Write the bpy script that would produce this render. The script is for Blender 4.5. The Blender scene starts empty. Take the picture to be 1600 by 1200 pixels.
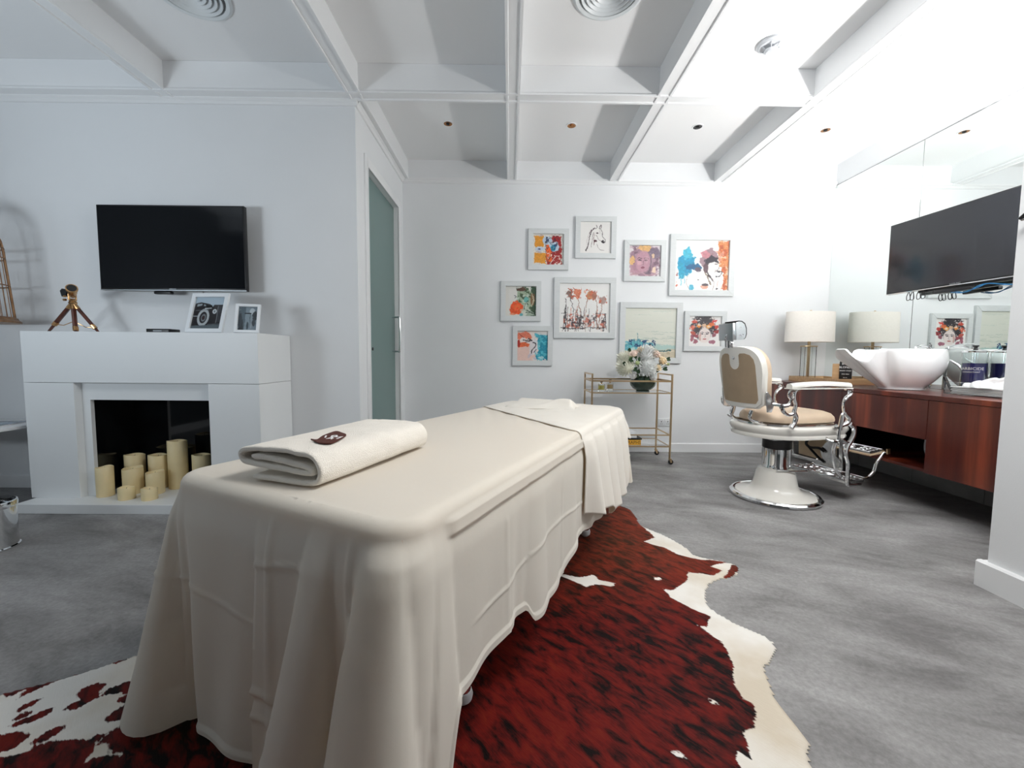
import bpy, bmesh, math, random
import numpy as np
from mathutils import Vector, Matrix

# ------------------------------------------------------------------ camera
S = bpy.context.scene
COL = S.collection
camd = bpy.data.cameras.new('camera')
camd.sensor_width = 36.0
camd.lens = 642.0 / 1600.0 * 36.0
camd.clip_start = 0.05
cam = bpy.data.objects.new('camera', camd)
COL.objects.link(cam)
CH = 1.05
_Z = np.array([79.0, 9380.0, 642.0]); _Z /= np.linalg.norm(_Z)
_Y = np.array([-4.0, 44.0, -642.0]); _Y -= _Z * _Y.dot(_Z); _Y /= np.linalg.norm(_Y)
_X = np.cross(_Y, _Z)
cam.matrix_world = Matrix([[*_X, 0], [*_Y, 0], [*_Z, CH], [0, 0, 0, 1]])
S.camera = cam
# ------------------------------------------------------------------ exposure, world, lights
S.view_settings.view_transform = 'Standard'
S.view_settings.look = 'None'
S.view_settings.gamma = 1.0
S.view_settings.use_curve_mapping = False
S.view_settings.exposure = 0.12
S.cycles.max_bounces = 12
S.cycles.diffuse_bounces = 6
S.cycles.glossy_bounces = 6
S.cycles.transmission_bounces = 8
S.cycles.sample_clamp_indirect = 6.0
S.cycles.use_denoising = True
S.cycles.caustics_reflective = True
W = bpy.data.worlds.new('world'); S.world = W
W.use_nodes = True
W.node_tree.nodes['Background'].inputs[0].default_value = (0.75, 0.82, 0.9, 1)
W.node_tree.nodes['Background'].inputs[1].default_value = 0.15


def area(name, loc, target, size, power, col=(1, 1, 1), sy=None, shape='RECTANGLE', spread=None):
    l = bpy.data.lights.new(name, 'AREA')
    l.shape = shape
    l.size = size
    if sy: l.size_y = sy
    l.energy = power
    l.color = col
    if spread: l.spread = math.radians(spread)
    o = bpy.data.objects.new(name, l)
    COL.objects.link(o)
    o.location = loc
    d = Vector(target) - Vector(loc)
    o.rotation_euler = d.to_track_quat('-Z', 'Y').to_euler()
    return o


# bright uplighter standing in the alcove, just outside the frame
area('uplighter', (2.86, 1.98, 1.62), (2.86, 2.12, 3.0), 0.22, 86, (1.0, 0.985, 0.965), shape='DISK')
# daylight window behind the camera, to the left
area('window_daylight', (-4.28, 0.9, 1.38), (-2.6, 1.7, 2.25), 1.9, 15, (0.74, 0.88, 1.0), sy=0.6)
# unseen upward fill, added to brighten the left ceiling and walls
area('added_fill_left', (-3.3, 0.2, 1.2), (-3.0, 1.3, 3.1), 0.8, 36, (0.84, 0.93, 1.0), shape='DISK')
# unseen area light, added as top light for bed and right floor
area('added_top_light', (1.15, 0.95, 2.88), (1.15, 1.05, 0.0), 0.9, 50, (1.0, 0.985, 0.96), sy=0.7)


# ------------------------------------------------------------------ materials
def new_mat(name):
    m = bpy.data.materials.new(name); m.use_nodes = True
    nt = m.node_tree
    b = nt.nodes['Principled BSDF']
    return m, nt, b


def mat(name, col, rough=0.5, metal=0.0, var=0.0, scale=6.0, bump=0.0, bscale=60.0, coat=0.0, spec=0.5,
        trans=0.0, ior=1.45, emit=None, estr=0.0, stretch=(1, 1, 1), col2=None, aniso=0, sheen=0.0, sss=0.0, coord='Object'):
    m, nt, b = new_mat(name)
    L = nt.links.new
    b.inputs['Base Color'].default_value = (*col, 1)
    b.inputs['Roughness'].default_value = rough
    b.inputs['Metallic'].default_value = metal
    b.inputs['Coat Weight'].default_value = coat
    b.inputs['Specular IOR Level'].default_value = spec
    b.inputs['Transmission Weight'].default_value = trans
    b.inputs['IOR'].default_value = ior
    b.inputs['Sheen Weight'].default_value = sheen
    if sss:
        b.inputs['Subsurface Weight'].default_value = sss
        b.inputs['Subsurface Radius'].default_value = (0.03, 0.02, 0.01)
    if emit:
        b.inputs['Emission Color'].default_value = (*emit, 1)
        b.inputs['Emission Strength'].default_value = estr
    tc = nt.nodes.new('ShaderNodeTexCoord')
    mp = nt.nodes.new('ShaderNodeMapping'); mp.inputs['Scale'].default_value = stretch
    L(tc.outputs[coord], mp.inputs[0])
    if var or col2:
        n = nt.nodes.new('ShaderNodeTexNoise'); n.inputs['Scale'].default_value = scale
        n.inputs['Detail'].default_value = 6
        L(mp.outputs[0], n.inputs['Vector'])
        r = nt.nodes.new('ShaderNodeValToRGB')
        r.color_ramp.elements[0].position = 0.3; r.color_ramp.elements[1].position = 0.7
        c2 = col2 or tuple(min(1, c * (1 + var)) for c in col)
        c1 = col if col2 else tuple(c * (1 - var) for c in col)
        r.color_ramp.elements[0].color = (*c1, 1); r.color_ramp.elements[1].color = (*c2, 1)
        L(n.outputs['Fac'], r.inputs[0]); L(r.outputs[0], b.inputs['Base Color'])
    if bump:
        n = nt.nodes.new('ShaderNodeTexNoise'); n.inputs['Scale'].default_value = bscale
        n.inputs['Detail'].default_value = 3
        L(mp.outputs[0], n.inputs['Vector'])
        bp = nt.nodes.new('ShaderNodeBump'); bp.inputs['Strength'].default_value = bump
        bp.inputs['Distance'].default_value = 0.01
        L(n.outputs['Fac'], bp.inputs['Height']); L(bp.outputs[0], b.inputs['Normal'])
    return m


M = {}
M['wall'] = mat('wall_paint', (0.80, 0.815, 0.83), 0.6, bump=0.04, bscale=150, var=0.01, scale=3)
M['ceil'] = mat('ceiling_paint', (0.84, 0.845, 0.85), 0.6, bump=0.02, bscale=120)
M['trim'] = mat('satin_trim_paint', (0.83, 0.84, 0.85), 0.35, bump=0.01, bscale=80)
M['fire_white'] = mat('lacquered_board', (0.80, 0.82, 0.83), 0.4, bump=0.02, bscale=90)
M['black_gloss'] = mat('black_glass', (0.004, 0.005, 0.006), 0.06, coat=0.5, bump=0.001, bscale=5)
M['black'] = mat('black_plastic', (0.012, 0.012, 0.013), 0.35, bump=0.03, bscale=200)
M['screen'] = mat('screen_glass', (0.006, 0.007, 0.009), 0.09, spec=0.5, var=0.1, scale=2)
M['screen_grey'] = mat('screen_glass_grey', (0.012, 0.013, 0.016), 0.14, spec=0.7, coat=0.1, var=0.1, scale=2)
M['chrome'] = mat('chrome', (0.80, 0.81, 0.82), 0.08, 1.0, bump=0.01, bscale=40)
M['chrome_worn'] = mat('worn_chrome', (0.74, 0.75, 0.76), 0.27, 1.0, var=0.15, scale=30, bump=0.05, bscale=80)
M['steel'] = mat('brushed_steel', (0.55, 0.58, 0.60), 0.3, 1.0, bump=0.03, bscale=300)
M['brass'] = mat('brushed_brass', (0.62, 0.45, 0.27), 0.28, 1.0, bump=0.02, bscale=200)
M['brass_old'] = mat('aged_brass', (0.60, 0.36, 0.17), 0.3, 1.0, var=0.35, scale=40)
M['cage'] = mat('coppered_wire', (0.30, 0.17, 0.09), 0.4, 0.7, var=0.3, scale=30)
M['enamel'] = mat('cream_enamel', (0.82, 0.80, 0.75), 0.16, coat=0.6, bump=0.005, bscale=30)
M['ceramic'] = mat('white_ceramic', (0.88, 0.88, 0.89), 0.07, coat=0.7, bump=0.002, bscale=10)
M['leather'] = mat('tan_leather', (0.68, 0.53, 0.39), 0.42, bump=0.12, bscale=260, var=0.04, scale=12)
M['leather_back'] = mat('tan_leather_panel', (0.40, 0.30, 0.20), 0.5, bump=0.12, bscale=260, var=0.05, scale=12)
M['candle'] = mat('ivory_wax', (0.82, 0.68, 0.40), 0.45, bump=0.05, bscale=35, var=0.06, scale=8, sss=0.15)
M['wick'] = mat('dark_wick', (0.05, 0.04, 0.03), 0.9)
M['shade'] = mat('linen_shade', (0.88, 0.84, 0.78), 0.8, bump=0.08, bscale=300, var=0.02, scale=60)
M['oak'] = mat('light_oak', (0.46, 0.29, 0.15), 0.45, stretch=(1, 8, 8), scale=5, col2=(0.60, 0.40, 0.22), bump=0.05, bscale=30)
M['acrylic'] = mat('clear_acrylic', (0.97, 0.99, 0.99), 0.02, trans=1.0, ior=1.3)
M['glass'] = mat('clear_glass', (0.93, 0.97, 0.96), 0.02, trans=1.0, ior=1.45)
M['green_glass'] = mat('green_vase_glass', (0.12, 0.20, 0.15), 0.03, trans=0.75, ior=1.45, coat=0.4)
M['amber_liquid'] = mat('yellow_perfume', (0.80, 0.72, 0.20), 0.05, trans=0.5, ior=1.33)
M['peach_liquid'] = mat('amber_perfume', (0.78, 0.58, 0.30), 0.05, trans=0.5, ior=1.33)
M['blue_liquid'] = mat('dark_blue_liquid', (0.035, 0.03, 0.17), 0.06, trans=0.15, ior=1.33)
M['paper'] = mat('tissue_paper', (0.88, 0.87, 0.87), 0.8, bump=0.1, bscale=60)
M['grout'] = mat('dark_joint', (0.16, 0.17, 0.17), 0.7)
M['tile'] = mat('grey_tile', (0.20, 0.205, 0.205), 0.35, var=0.2, scale=5, bump=0.02)
M['brass_lamp'] = mat('amber_reflector', (0.34, 0.16, 0.06), 0.3, 0.9, emit=(1.0, 0.5, 0.22), estr=0.02)
M['print_frame'] = mat('pale_grey_frame', (0.66, 0.685, 0.69), 0.5, bump=0.06, bscale=50, stretch=(1, 1, 4), var=0.03, scale=20)
M['photo_frame'] = mat('white_photo_frame', (0.82, 0.85, 0.88), 0.45, bump=0.02)
M['teal'] = mat('teal_feather', (0.02, 0.16, 0.18), 0.6, bump=0.2, bscale=40)
M['mahogany_leg'] = mat('dark_mahogany', (0.09, 0.025, 0.015), 0.3, stretch=(1, 1, 0.2), scale=30, var=0.4, coat=0.4)
M['rubber'] = mat('pale_rubber', (0.62, 0.66, 0.68), 0.5, bump=0.02)
M['leaf'] = mat('dark_leaf', (0.025, 0.06, 0.025), 0.4, var=0.4, scale=30)
M['stem'] = mat('green_stem', (0.06, 0.11, 0.04), 0.5, var=0.3, scale=20)
M['petal_white'] = mat('white_petal', (0.86, 0.87, 0.86), 0.6, var=0.05, scale=40)
M['petal_ivory'] = mat('ivory_petal', (0.86, 0.86, 0.76), 0.6, var=0.06, scale=40)
M['petal_cream'] = mat('cream_petal', (0.88, 0.74, 0.52), 0.6, var=0.07, scale=40)
M['petal_pink'] = mat('blush_petal', (0.87, 0.72, 0.63), 0.6, var=0.07, scale=40)
M['bud_green'] = mat('green_bud', (0.38, 0.46, 0.22), 0.6, var=0.2, scale=40)
M['book_yellow'] = mat('yellow_cloth_cover', (0.80, 0.42, 0.04), 0.5, var=0.05, scale=20)
M['book_black'] = mat('black_cover', (0.02, 0.02, 0.022), 0.4)
M['book_white'] = mat('white_cover', (0.72, 0.74, 0.76), 0.4, var=0.05, scale=20)
M['ink_dark'] = mat('dark_ink', (0.10, 0.05, 0.02), 0.6)
M['ink_white'] = mat('white_ink', (0.9, 0.9, 0.9), 0.6)
M['emblem'] = mat('brown_embroidery', (0.085, 0.02, 0.012), 0.8, bump=0.4, bscale=500)
M['blue_cable'] = mat('blue_cable', (0.02, 0.13, 0.30), 0.4)
M['beige_panel'] = mat('beige_lacquer', (0.55, 0.42, 0.28), 0.5)
M['grey_plastic'] = mat('pale_grey_plastic', (0.70, 0.72, 0.74), 0.4)
M['vent'] = mat('white_metal_vent', (0.72, 0.76, 0.78), 0.4)
M['dark_gap'] = mat('dark_void', (0.03, 0.035, 0.035), 0.8)

M['charcoal'] = mat('charcoal_paint', (0.10, 0.105, 0.11), 0.7, var=.05, scale=4)
M['curtain'] = mat('grey_curtain', (0.22, 0.23, 0.235), 0.85, bump=.1, bscale=200)


def cloth_mat(name, col, transl, creases=True):
    m, nt, b = new_mat(name)
    L = nt.links.new
    b.inputs['Base Color'].default_value = (*col, 1)
    b.inputs['Roughness'].default_value = 0.75
    b.inputs['Sheen Weight'].default_value = 0.15
    tc = nt.nodes.new('ShaderNodeTexCoord')
    n = nt.nodes.new('ShaderNodeTexNoise'); n.inputs['Scale'].default_value = 9; n.inputs['Detail'].default_value = 5
    n2 = nt.nodes.new('ShaderNodeTexNoise'); n2.inputs['Scale'].default_value = 600
    L(tc.outputs['Object'], n.inputs['Vector']); L(tc.outputs['Object'], n2.inputs['Vector'])
    b1 = nt.nodes.new('ShaderNodeBump'); b1.inputs['Strength'].default_value = 0.10; b1.inputs['Distance'].default_value = 0.02
    b2 = nt.nodes.new('ShaderNodeBump'); b2.inputs['Strength'].default_value = 0.08; b2.inputs['Distance'].default_value = 0.002
    L(n.outputs['Fac'], b1.inputs['Height']); L(n2.outputs['Fac'], b2.inputs['Height'])
    L(b1.outputs[0], b2.inputs['Normal']); L(b2.outputs[0], b.inputs['Normal'])
    tr = nt.nodes.new('ShaderNodeBsdfTranslucent'); tr.inputs[0].default_value = (col[0], col[1] * 0.86, col[2] * 0.6, 1)
    mx = nt.nodes.new('ShaderNodeMixShader'); mx.inputs[0].default_value = transl
    out = nt.nodes['Material Output']
    L(b.outputs[0], mx.inputs[1]); L(tr.outputs[0], mx.inputs[2]); L(mx.outputs[0], out.inputs[0])
    return m


M['sheet'] = cloth_mat('cream_cotton', (0.86, 0.825, 0.745), 0.26)
M['blanket'] = cloth_mat('cream_flannel', (0.88, 0.85, 0.79), 0.18)
M['towel'] = mat('cream_terry', (0.93, 0.88, 0.80), 0.9, bump=0.55, bscale=380, var=0.02, scale=20)


def floor_mat():
    m, nt, b = new_mat('polished_concrete')
    L = nt.links.new
    tc = nt.nodes.new('ShaderNodeTexCoord')
    mp = nt.nodes.new('ShaderNodeMapping'); mp.vector_type = 'TEXTURE'; mp.inputs['Rotation'].default_value = (0, 0, -0.35)
    mp.inputs['Scale'].default_value = (1.25, .55, 1)
    L(tc.outputs['Object'], mp.inputs[0])
    n1 = nt.nodes.new('ShaderNodeTexNoise'); n1.inputs['Scale'].default_value = 2.1; n1.inputs['Detail'].default_value = 9; n1.inputs['Roughness'].default_value = 0.66; n1.inputs['Distortion'].default_value = 0.4
    n2 = nt.nodes.new('ShaderNodeTexNoise'); n2.inputs['Scale'].default_value = 60; n2.inputs['Detail'].default_value = 4; n2.inputs['Roughness'].default_value = 0.7
    L(mp.outputs[0], n1.inputs['Vector']); L(tc.outputs['Object'], n2.inputs['Vector'])
    r = nt.nodes.new('ShaderNodeValToRGB')
    e = r.color_ramp.elements
    e[0].position = 0.30; e[0].color = (0.13, 0.125, 0.125, 1)
    e[1].position = 0.70; e[1].color = (0.36, 0.355, 0.355, 1)
    L(n1.outputs['Fac'], r.inputs[0])
    mx = nt.nodes.new('ShaderNodeMix'); mx.data_type = 'RGBA'; mx.blend_type = 'OVERLAY'
    mx.inputs['Factor'].default_value = 0.45
    L(r.outputs[0], mx.inputs['A']); L(n2.outputs['Fac'], mx.inputs['B'])
    L(mx.outputs['Result'], b.inputs['Base Color'])
    b.inputs['Roughness'].default_value = 0.52
    b.inputs['Specular IOR Level'].default_value = 0.3
    bp = nt.nodes.new('ShaderNodeBump'); bp.inputs['Strength'].default_value = 0.05
    L(n2.outputs['Fac'], bp.inputs['Height']); L(bp.outputs[0], b.inputs['Normal'])
    return m


def wood_mat():
    m, nt, b = new_mat('cherry_veneer')
    L = nt.links.new
    tc = nt.nodes.new('ShaderNodeTexCoord')
    mp = nt.nodes.new('ShaderNodeMapping'); mp.inputs['Scale'].default_value = (1, 7.5, 0.5)
    mp.inputs['Rotation'].default_value = (0.13, 0, 0)
    L(tc.outputs['Object'], mp.inputs[0])
    n = nt.nodes.new('ShaderNodeTexNoise'); n.inputs['Scale'].default_value = 1.0; n.inputs['Detail'].default_value = 4
    L(mp.outputs[0], n.inputs['Vector'])
    mp2 = nt.nodes.new('ShaderNodeMapping'); mp2.inputs['Scale'].default_value = (1, 60, 2.5)
    L(tc.outputs['Object'], mp2.inputs[0])
    n2 = nt.nodes.new('ShaderNodeTexNoise'); n2.inputs['Scale'].default_value = 3; n2.inputs['Detail'].default_value = 6
    L(mp2.outputs[0], n2.inputs['Vector'])
    r = nt.nodes.new('ShaderNodeValToRGB')
    e = r.color_ramp.elements
    e[0].position = 0.35; e[0].color = (0.050, 0.007, 0.005, 1)
    e[1].position = 0.68; e[1].color = (0.26, 0.050, 0.020, 1)
    k = e.new(0.55); k.color = (0.10, 0.015, 0.008, 1)
    L(n.outputs['Fac'], r.inputs[0])
    r2 = nt.nodes.new('ShaderNodeValToRGB')
    r2.color_ramp.elements[0].color = (0.72, 0.72, 0.72, 1); r2.color_ramp.elements[1].color = (1.1, 1.1, 1.1, 1)
    L(n2.outputs['Fac'], r2.inputs[0])
    mx = nt.nodes.new('ShaderNodeMix'); mx.data_type = 'RGBA'; mx.blend_type = 'MULTIPLY'; mx.inputs['Factor'].default_value = 0.8
    L(r.outputs[0], mx.inputs['A']); L(r2.outputs[0], mx.inputs['B']); L(mx.outputs['Result'], b.inputs['Base Color'])
    b.inputs['Roughness'].default_value = 0.3
    return m


def mirror_mat():
    m, nt, b = new_mat('silver_mirror')
    b.inputs['Base Color'].default_value = (0.86, 0.90, 0.885, 1)
    b.inputs['Metallic'].default_value = 1.0
    b.inputs['Roughness'].default_value = 0.0
    return m


def frosted_mat():
    m, nt, b = new_mat('frosted_green_glass')
    b.inputs['Base Color'].default_value = (0.17, 0.27, 0.255, 1)
    b.inputs['Roughness'].default_value = 0.3
    b.inputs['Transmission Weight'].default_value = 0.15
    return m


def vcol_mat(name, rough=0.45, noise_scale=0, coat=0.0):
    m, nt, b = new_mat(name)
    a = nt.nodes.new('ShaderNodeAttribute'); a.attribute_name = 'Col'
    nt.links.new(a.outputs['Color'], b.inputs['Base Color'])
    b.inputs['Roughness'].default_value = rough
    b.inputs['Coat Weight'].default_value = coat
    return m


M['floor'] = floor_mat(); M['cherry'] = wood_mat(); M['mirror'] = mirror_mat(); M['frosted'] = frosted_mat()
M['print'] = vcol_mat('painted_print', 0.5)
M['photo'] = vcol_mat('glossy_photo', 0.25, coat=0.3)


# ------------------------------------------------------------------ helpers
def tag(o, label=None, cat=None, group=None, kind=None):
    if label: o['label'] = label
    if cat: o['category'] = cat
    if group: o['group'] = group
    if kind: o['kind'] = kind
    return o


def empty(name, loc=(0, 0, 0), rz=0.0, rx=0.0, label=None, cat=None, group=None, kind=None):
    o = bpy.data.objects.new(name, None); COL.objects.link(o)
    o.location = loc; o.rotation_euler = (rx, 0, rz); o.empty_display_size = 0.05
    return tag(o, label, cat, group, kind)


def finish(name, me, m, parent=None, smooth=30, loc=None, rot=None):
    if smooth:
        me.polygons.foreach_set('use_smooth', [True] * len(me.polygons))
        me.set_sharp_from_angle(angle=math.radians(smooth))
    me.materials.append(m)
    o = bpy.data.objects.new(name, me); COL.objects.link(o)
    if parent: o.parent = parent
    if loc: o.location = loc
    if rot: o.rotation_euler = rot
    return o


def catmull(pts, n=8, closed=False):
    P = [Vector(p) for p in pts]; out = []
    N = len(P)
    rng = range(N if closed else N - 1)
    for i in rng:
        if closed: p0, p1, p2, p3 = P[(i - 1) % N], P[i], P[(i + 1) % N], P[(i + 2) % N]
        else: p0, p1, p2, p3 = P[max(i - 1, 0)], P[i], P[i + 1], P[min(i + 2, N - 1)]
        for k in range(n):
            t = k / n
            out.append(0.5 * ((2 * p1) + (p2 - p0) * t + (2 * p0 - 5 * p1 + 4 * p2 - p3) * t * t + (3 * p1 - p0 - 3 * p2 + p3) * t ** 3))
    if not closed: out.append(P[-1])
    return out


class MB:
    def __init__(s): s.bm = bmesh.new()

    def box(s, x0, x1, y0, y1, z0, z1, bevel=0.0, seg=2, mtx=None):
        r = bmesh.ops.create_cube(s.bm, size=1.0)
        vs = r['verts']
        for v in vs:
            v.co = Vector(((x0 + x1) / 2 + v.co.x * (x1 - x0), (y0 + y1) / 2 + v.co.y * (y1 - y0), (z0 + z1) / 2 + v.co.z * (z1 - z0)))
        if bevel:
            es = list({e for v in vs for e in v.link_edges})
            rb = bmesh.ops.bevel(s.bm, geom=es, offset=bevel, segments=seg, affect='EDGES', profile=0.5)
            vs = list({v for f in rb['faces'] for v in f.verts} | {v for v in vs if v.is_valid})
        if mtx is not None:
            for v in vs: v.co = mtx @ v.co
        return s

    def prism(s, pts, axis, a, b, bevel=0.0, mtx=None):
        """extrude a 2-D outline along axis 'x','y','z' from a to b"""
        def P(p, t):
            return Vector((t, p[0], p[1])) if axis == 'x' else Vector((p[0], t, p[1])) if axis == 'y' else Vector((p[0], p[1], t))
        A = [s.bm.verts.new(P(p, a)) for p in pts]; B = [s.bm.verts.new(P(p, b)) for p in pts]
        fs = [s.bm.faces.new(A), s.bm.faces.new(B[::-1])]
        n = len(pts)
        for i in range(n): fs.append(s.bm.faces.new((A[i], B[i], B[(i + 1) % n], A[(i + 1) % n])))
        vs = A + B
        if bevel:
            es = list({e for f in fs[:2] for e in f.edges})
            rb = bmesh.ops.bevel(s.bm, geom=es, offset=bevel, segments=2, affect='EDGES')
            vs = list({v for f in rb['faces'] for v in f.verts} | {v for v in vs if v.is_valid})
        if mtx is not None:
            for v in vs: v.co = mtx @ v.co
        return s

    def tube(s, pts, r, n=10, closed=False, smooth=0, flat=1.0, cap=True):
        if smooth:
            rr = r if isinstance(r, (list, tuple)) else None
            P = catmull(pts, smooth, closed)
            if rr:
                m = len(P); k = len(rr)
                r = [float(np.interp(i / (m - 1) * (k - 1), range(k), rr)) for i in range(m)]
        else: P = [Vector(p) for p in pts]
        N = len(P)
        if not isinstance(r, (list, tuple)): r = [r] * N
        up = None; rings = []
        for i in range(N):
            if closed: d = P[(i + 1) % N] - P[(i - 1) % N]
            else: d = P[min(i + 1, N - 1)] - P[max(i - 1, 0)]
            if d.length < 1e-9: d = Vector((0, 0, 1))
            d.normalize()
            if up is None:
                up = Vector((0, 0, 1)) if abs(d.z) < 0.9 else Vector((1, 0, 0))
            up = (up - d * up.dot(d))
            if up.length < 1e-6: up = d.orthogonal()
            up.normalize(); sd = d.cross(up)
            rings.append([s.bm.verts.new(P[i] + (up * math.cos(2 * math.pi * k / n) * flat + sd * math.sin(2 * math.pi * k / n)) * r[i]) for k in range(n)])
        for i in range(N if closed else N - 1):
            a, b = rings[i], rings[(i + 1) % N]
            for k in range(n): s.bm.faces.new((a[k], a[(k + 1) % n], b[(k + 1) % n], b[k]))
        if cap and not closed:
            s.bm.faces.new(rings[0][::-1]); s.bm.faces.new(rings[-1])
        return s

    def lathe(s, prof, n=32, c=(0, 0, 0), sx=1.0, sy=1.0, mtx=None):
        rings = []
        vs = []
        for r, z in prof:
            if r < 1e-6:
                v = s.bm.verts.new((c[0], c[1], c[2] + z)); rings.append([v]); vs.append(v)
            else:
                ring = [s.bm.verts.new((c[0] + r * sx * math.cos(2 * math.pi * k / n), c[1] + r * sy * math.sin(2 * math.pi * k / n), c[2] + z)) for k in range(n)]
                rings.append(ring); vs += ring
        for a, b in zip(rings, rings[1:]):
            for k in range(n):
                k2 = (k + 1) % n
                if len(a) == 1 and len(b) == 1: continue
                if len(a) == 1: s.bm.faces.new((a[0], b[k2], b[k]))
                elif len(b) == 1: s.bm.faces.new((a[k], a[k2], b[0]))
                else: s.bm.faces.new((a[k], a[k2], b[k2], b[k]))
        if mtx is not None:
            for v in vs: v.co = mtx @ v.co
        return s

    def grid(s, P):
        """P: rows x cols of points"""
        V = [[s.bm.verts.new(p) for p in row] for row in P]
        for i in range(len(V) - 1):
            for j in range(len(V[0]) - 1):
                s.bm.faces.new((V[i][j], V[i][j + 1], V[i + 1][j + 1], V[i + 1][j]))
        return s

    def ell(s, c, r, sub=2, mtx=None):
        q = bmesh.ops.create_icosphere(s.bm, subdivisions=sub, radius=1.0)
        for v in q['verts']:
            v.co = Vector((c[0] + v.co.x * r[0], c[1] + v.co.y * r[1], c[2] + v.co.z * r[2]))
            if mtx is not None: v.co = mtx @ v.co
        return s

    def build(s, name, m, parent=None, smooth=30, loc=None, rot=None, recalc=True):
        if recalc: bmesh.ops.recalc_face_normals(s.bm, faces=s.bm.faces)
        me = bpy.data.meshes.new(name); s.bm.to_mesh(me); s.bm.free()
        return finish(name, me, m, parent, smooth, loc, rot)


def text_mesh(name, txt, size, m, parent, mtx, depth=0.0005, align='CENTER', bend=None):
    cu = bpy.data.curves.new(name, 'FONT'); cu.body = txt; cu.size = size; cu.extrude = depth
    cu.align_x = align; cu.align_y = 'CENTER'; cu.resolution_u = 2
    o = bpy.data.objects.new('tmp', cu); COL.objects.link(o)
    dg = bpy.context.evaluated_depsgraph_get()
    me = bpy.data.meshes.new_from_object(o.evaluated_get(dg))
    bpy.data.objects.remove(o); bpy.data.curves.remove(cu)
    for v in me.vertices:
        co = v.co.copy()
        if bend: co = bend(co)
        v.co = mtx @ co
    me.name = name
    me.materials.clear()
    return finish(name, me, m, parent, 0)


def vnoise(x, y, seed=0):
    """smooth value noise on numpy arrays, -1..1"""
    xi = np.floor(x).astype(np.int64); yi = np.floor(y).astype(np.int64)
    fx = x - xi; fy = y - yi
    fx = fx * fx * (3 - 2 * fx); fy = fy * fy * (3 - 2 * fy)
    def h(a, b):
        q = (a * 374761393 + b * 668265263 + seed * 974634777) & 0x7fffffff
        q = ((q ^ (q >> 13)) * 1274126177) & 0x7fffffff
        return ((q ^ (q >> 16)) % 10007) / 10007.0 * 2 - 1
    a = h(xi, yi); b = h(xi + 1, yi); c = h(xi, yi + 1); d = h(xi + 1, yi + 1)
    return (a * (1 - fx) + b * fx) * (1 - fy) + (c * (1 - fx) + d * fx) * fy


def fbm(x, y, seed=0, o=4):
    t = 0; a = 0.5
    for k in range(o):
        t = t + a * vnoise(x * 2 ** k, y * 2 ** k, seed + k * 17); a *= 0.55
    return t


# ------------------------------------------------------------------ room
YB = 4.504      # back wall
XM = 3.47       # mirror wall
XS = -1.15      # side wall holding the door
YL = 3.16       # wall carrying the left television
ZC = 2.90       # underside of the beams
ZT = 3.11       # coffer ceiling
XW, YR = -4.35, -2.3
XP, YP = 2.212, 1.82


def struct(name, mb, m, parent=None, smooth=0):
    o = mb.build(name, m, parent, smooth)
    if not parent: o['kind'] = 'structure'
    return o


struct('floor', MB().box(XW - .1, XM + .1, YR - .1, YB + .1, -0.06, 0.0), M['floor'])
struct('ceiling', MB().box(XW - .1, XM + .1, YR - .1, YB + .1, ZT, ZT + 0.08), M['ceil'])
struct('wall_back', MB().box(XS - .12, XM + .12, YB, YB + .1, 0, ZT), M['wall'])
struct('wall_left', MB().box(XW - .1, XW, YR, YL, 0, ZT), M['charcoal'])
struct('wall_rear', MB().box(XW - .1, XP + .3, YR - .1, YR, 0, ZT), M['charcoal'])
struct('wall_fireplace', MB().box(XW - .1, XS, YL, YL + .1, 0, ZT), M['wall'])
# side wall with the door opening
DY0, DY1, DZ = 3.40, 4.30, 2.545
wb = MB()
wb.box(XS - .12, XS, YL + .1, DY0 - .05, 0, ZT).box(XS - .12, XS, DY1 + .05, YB, 0, ZT).box(XS - .12, XS, DY0 - .05, DY1 + .05, DZ + .05, ZT)
struct('wall_door_side', wb, M['wall'])
struct('wall_corridor', MB().box(XS - .75, XS - .70, YL + .1, YB + .1, 0, ZT).box(XS - .70, XS - .12, YL + .1, YL + .12, 0, ZT), M['wall'])
# right: projecting wall block and the mirrored alcove wall
struct('wall_projecting', MB().box(XP, XM + .1, YR, YP, 0, ZT), M['wall'])
wr = MB().box(XM + .008, XM + .1, YP, YB, 0, ZT)
wall_right = struct('wall_right', wr, M['wall'])
ms = [YP, 2.03, 2.79, 3.556, YB]
for a, b in zip(ms, ms[1:]):
    struct('mirror_panel', MB().box(XM, XM + .007, a + .0015, b - .0015, 0.30, ZC - .012, bevel=0.001, seg=1), M['mirror'], wall_right)
struct('mirror_backing', MB().box(XM + .0045, XM + .0078, YP, YB, 0.3, ZC - .006), M['grout'], wall_right)
for i in range(5):
    y0 = YP + .003 + i * .54
    struct('tile', MB().box(XM - .012, XM + .006, y0, min(y0 + .536, YB - .002), 0.0, 0.296, bevel=.002, seg=1), M['tile'], wall_right)

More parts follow.
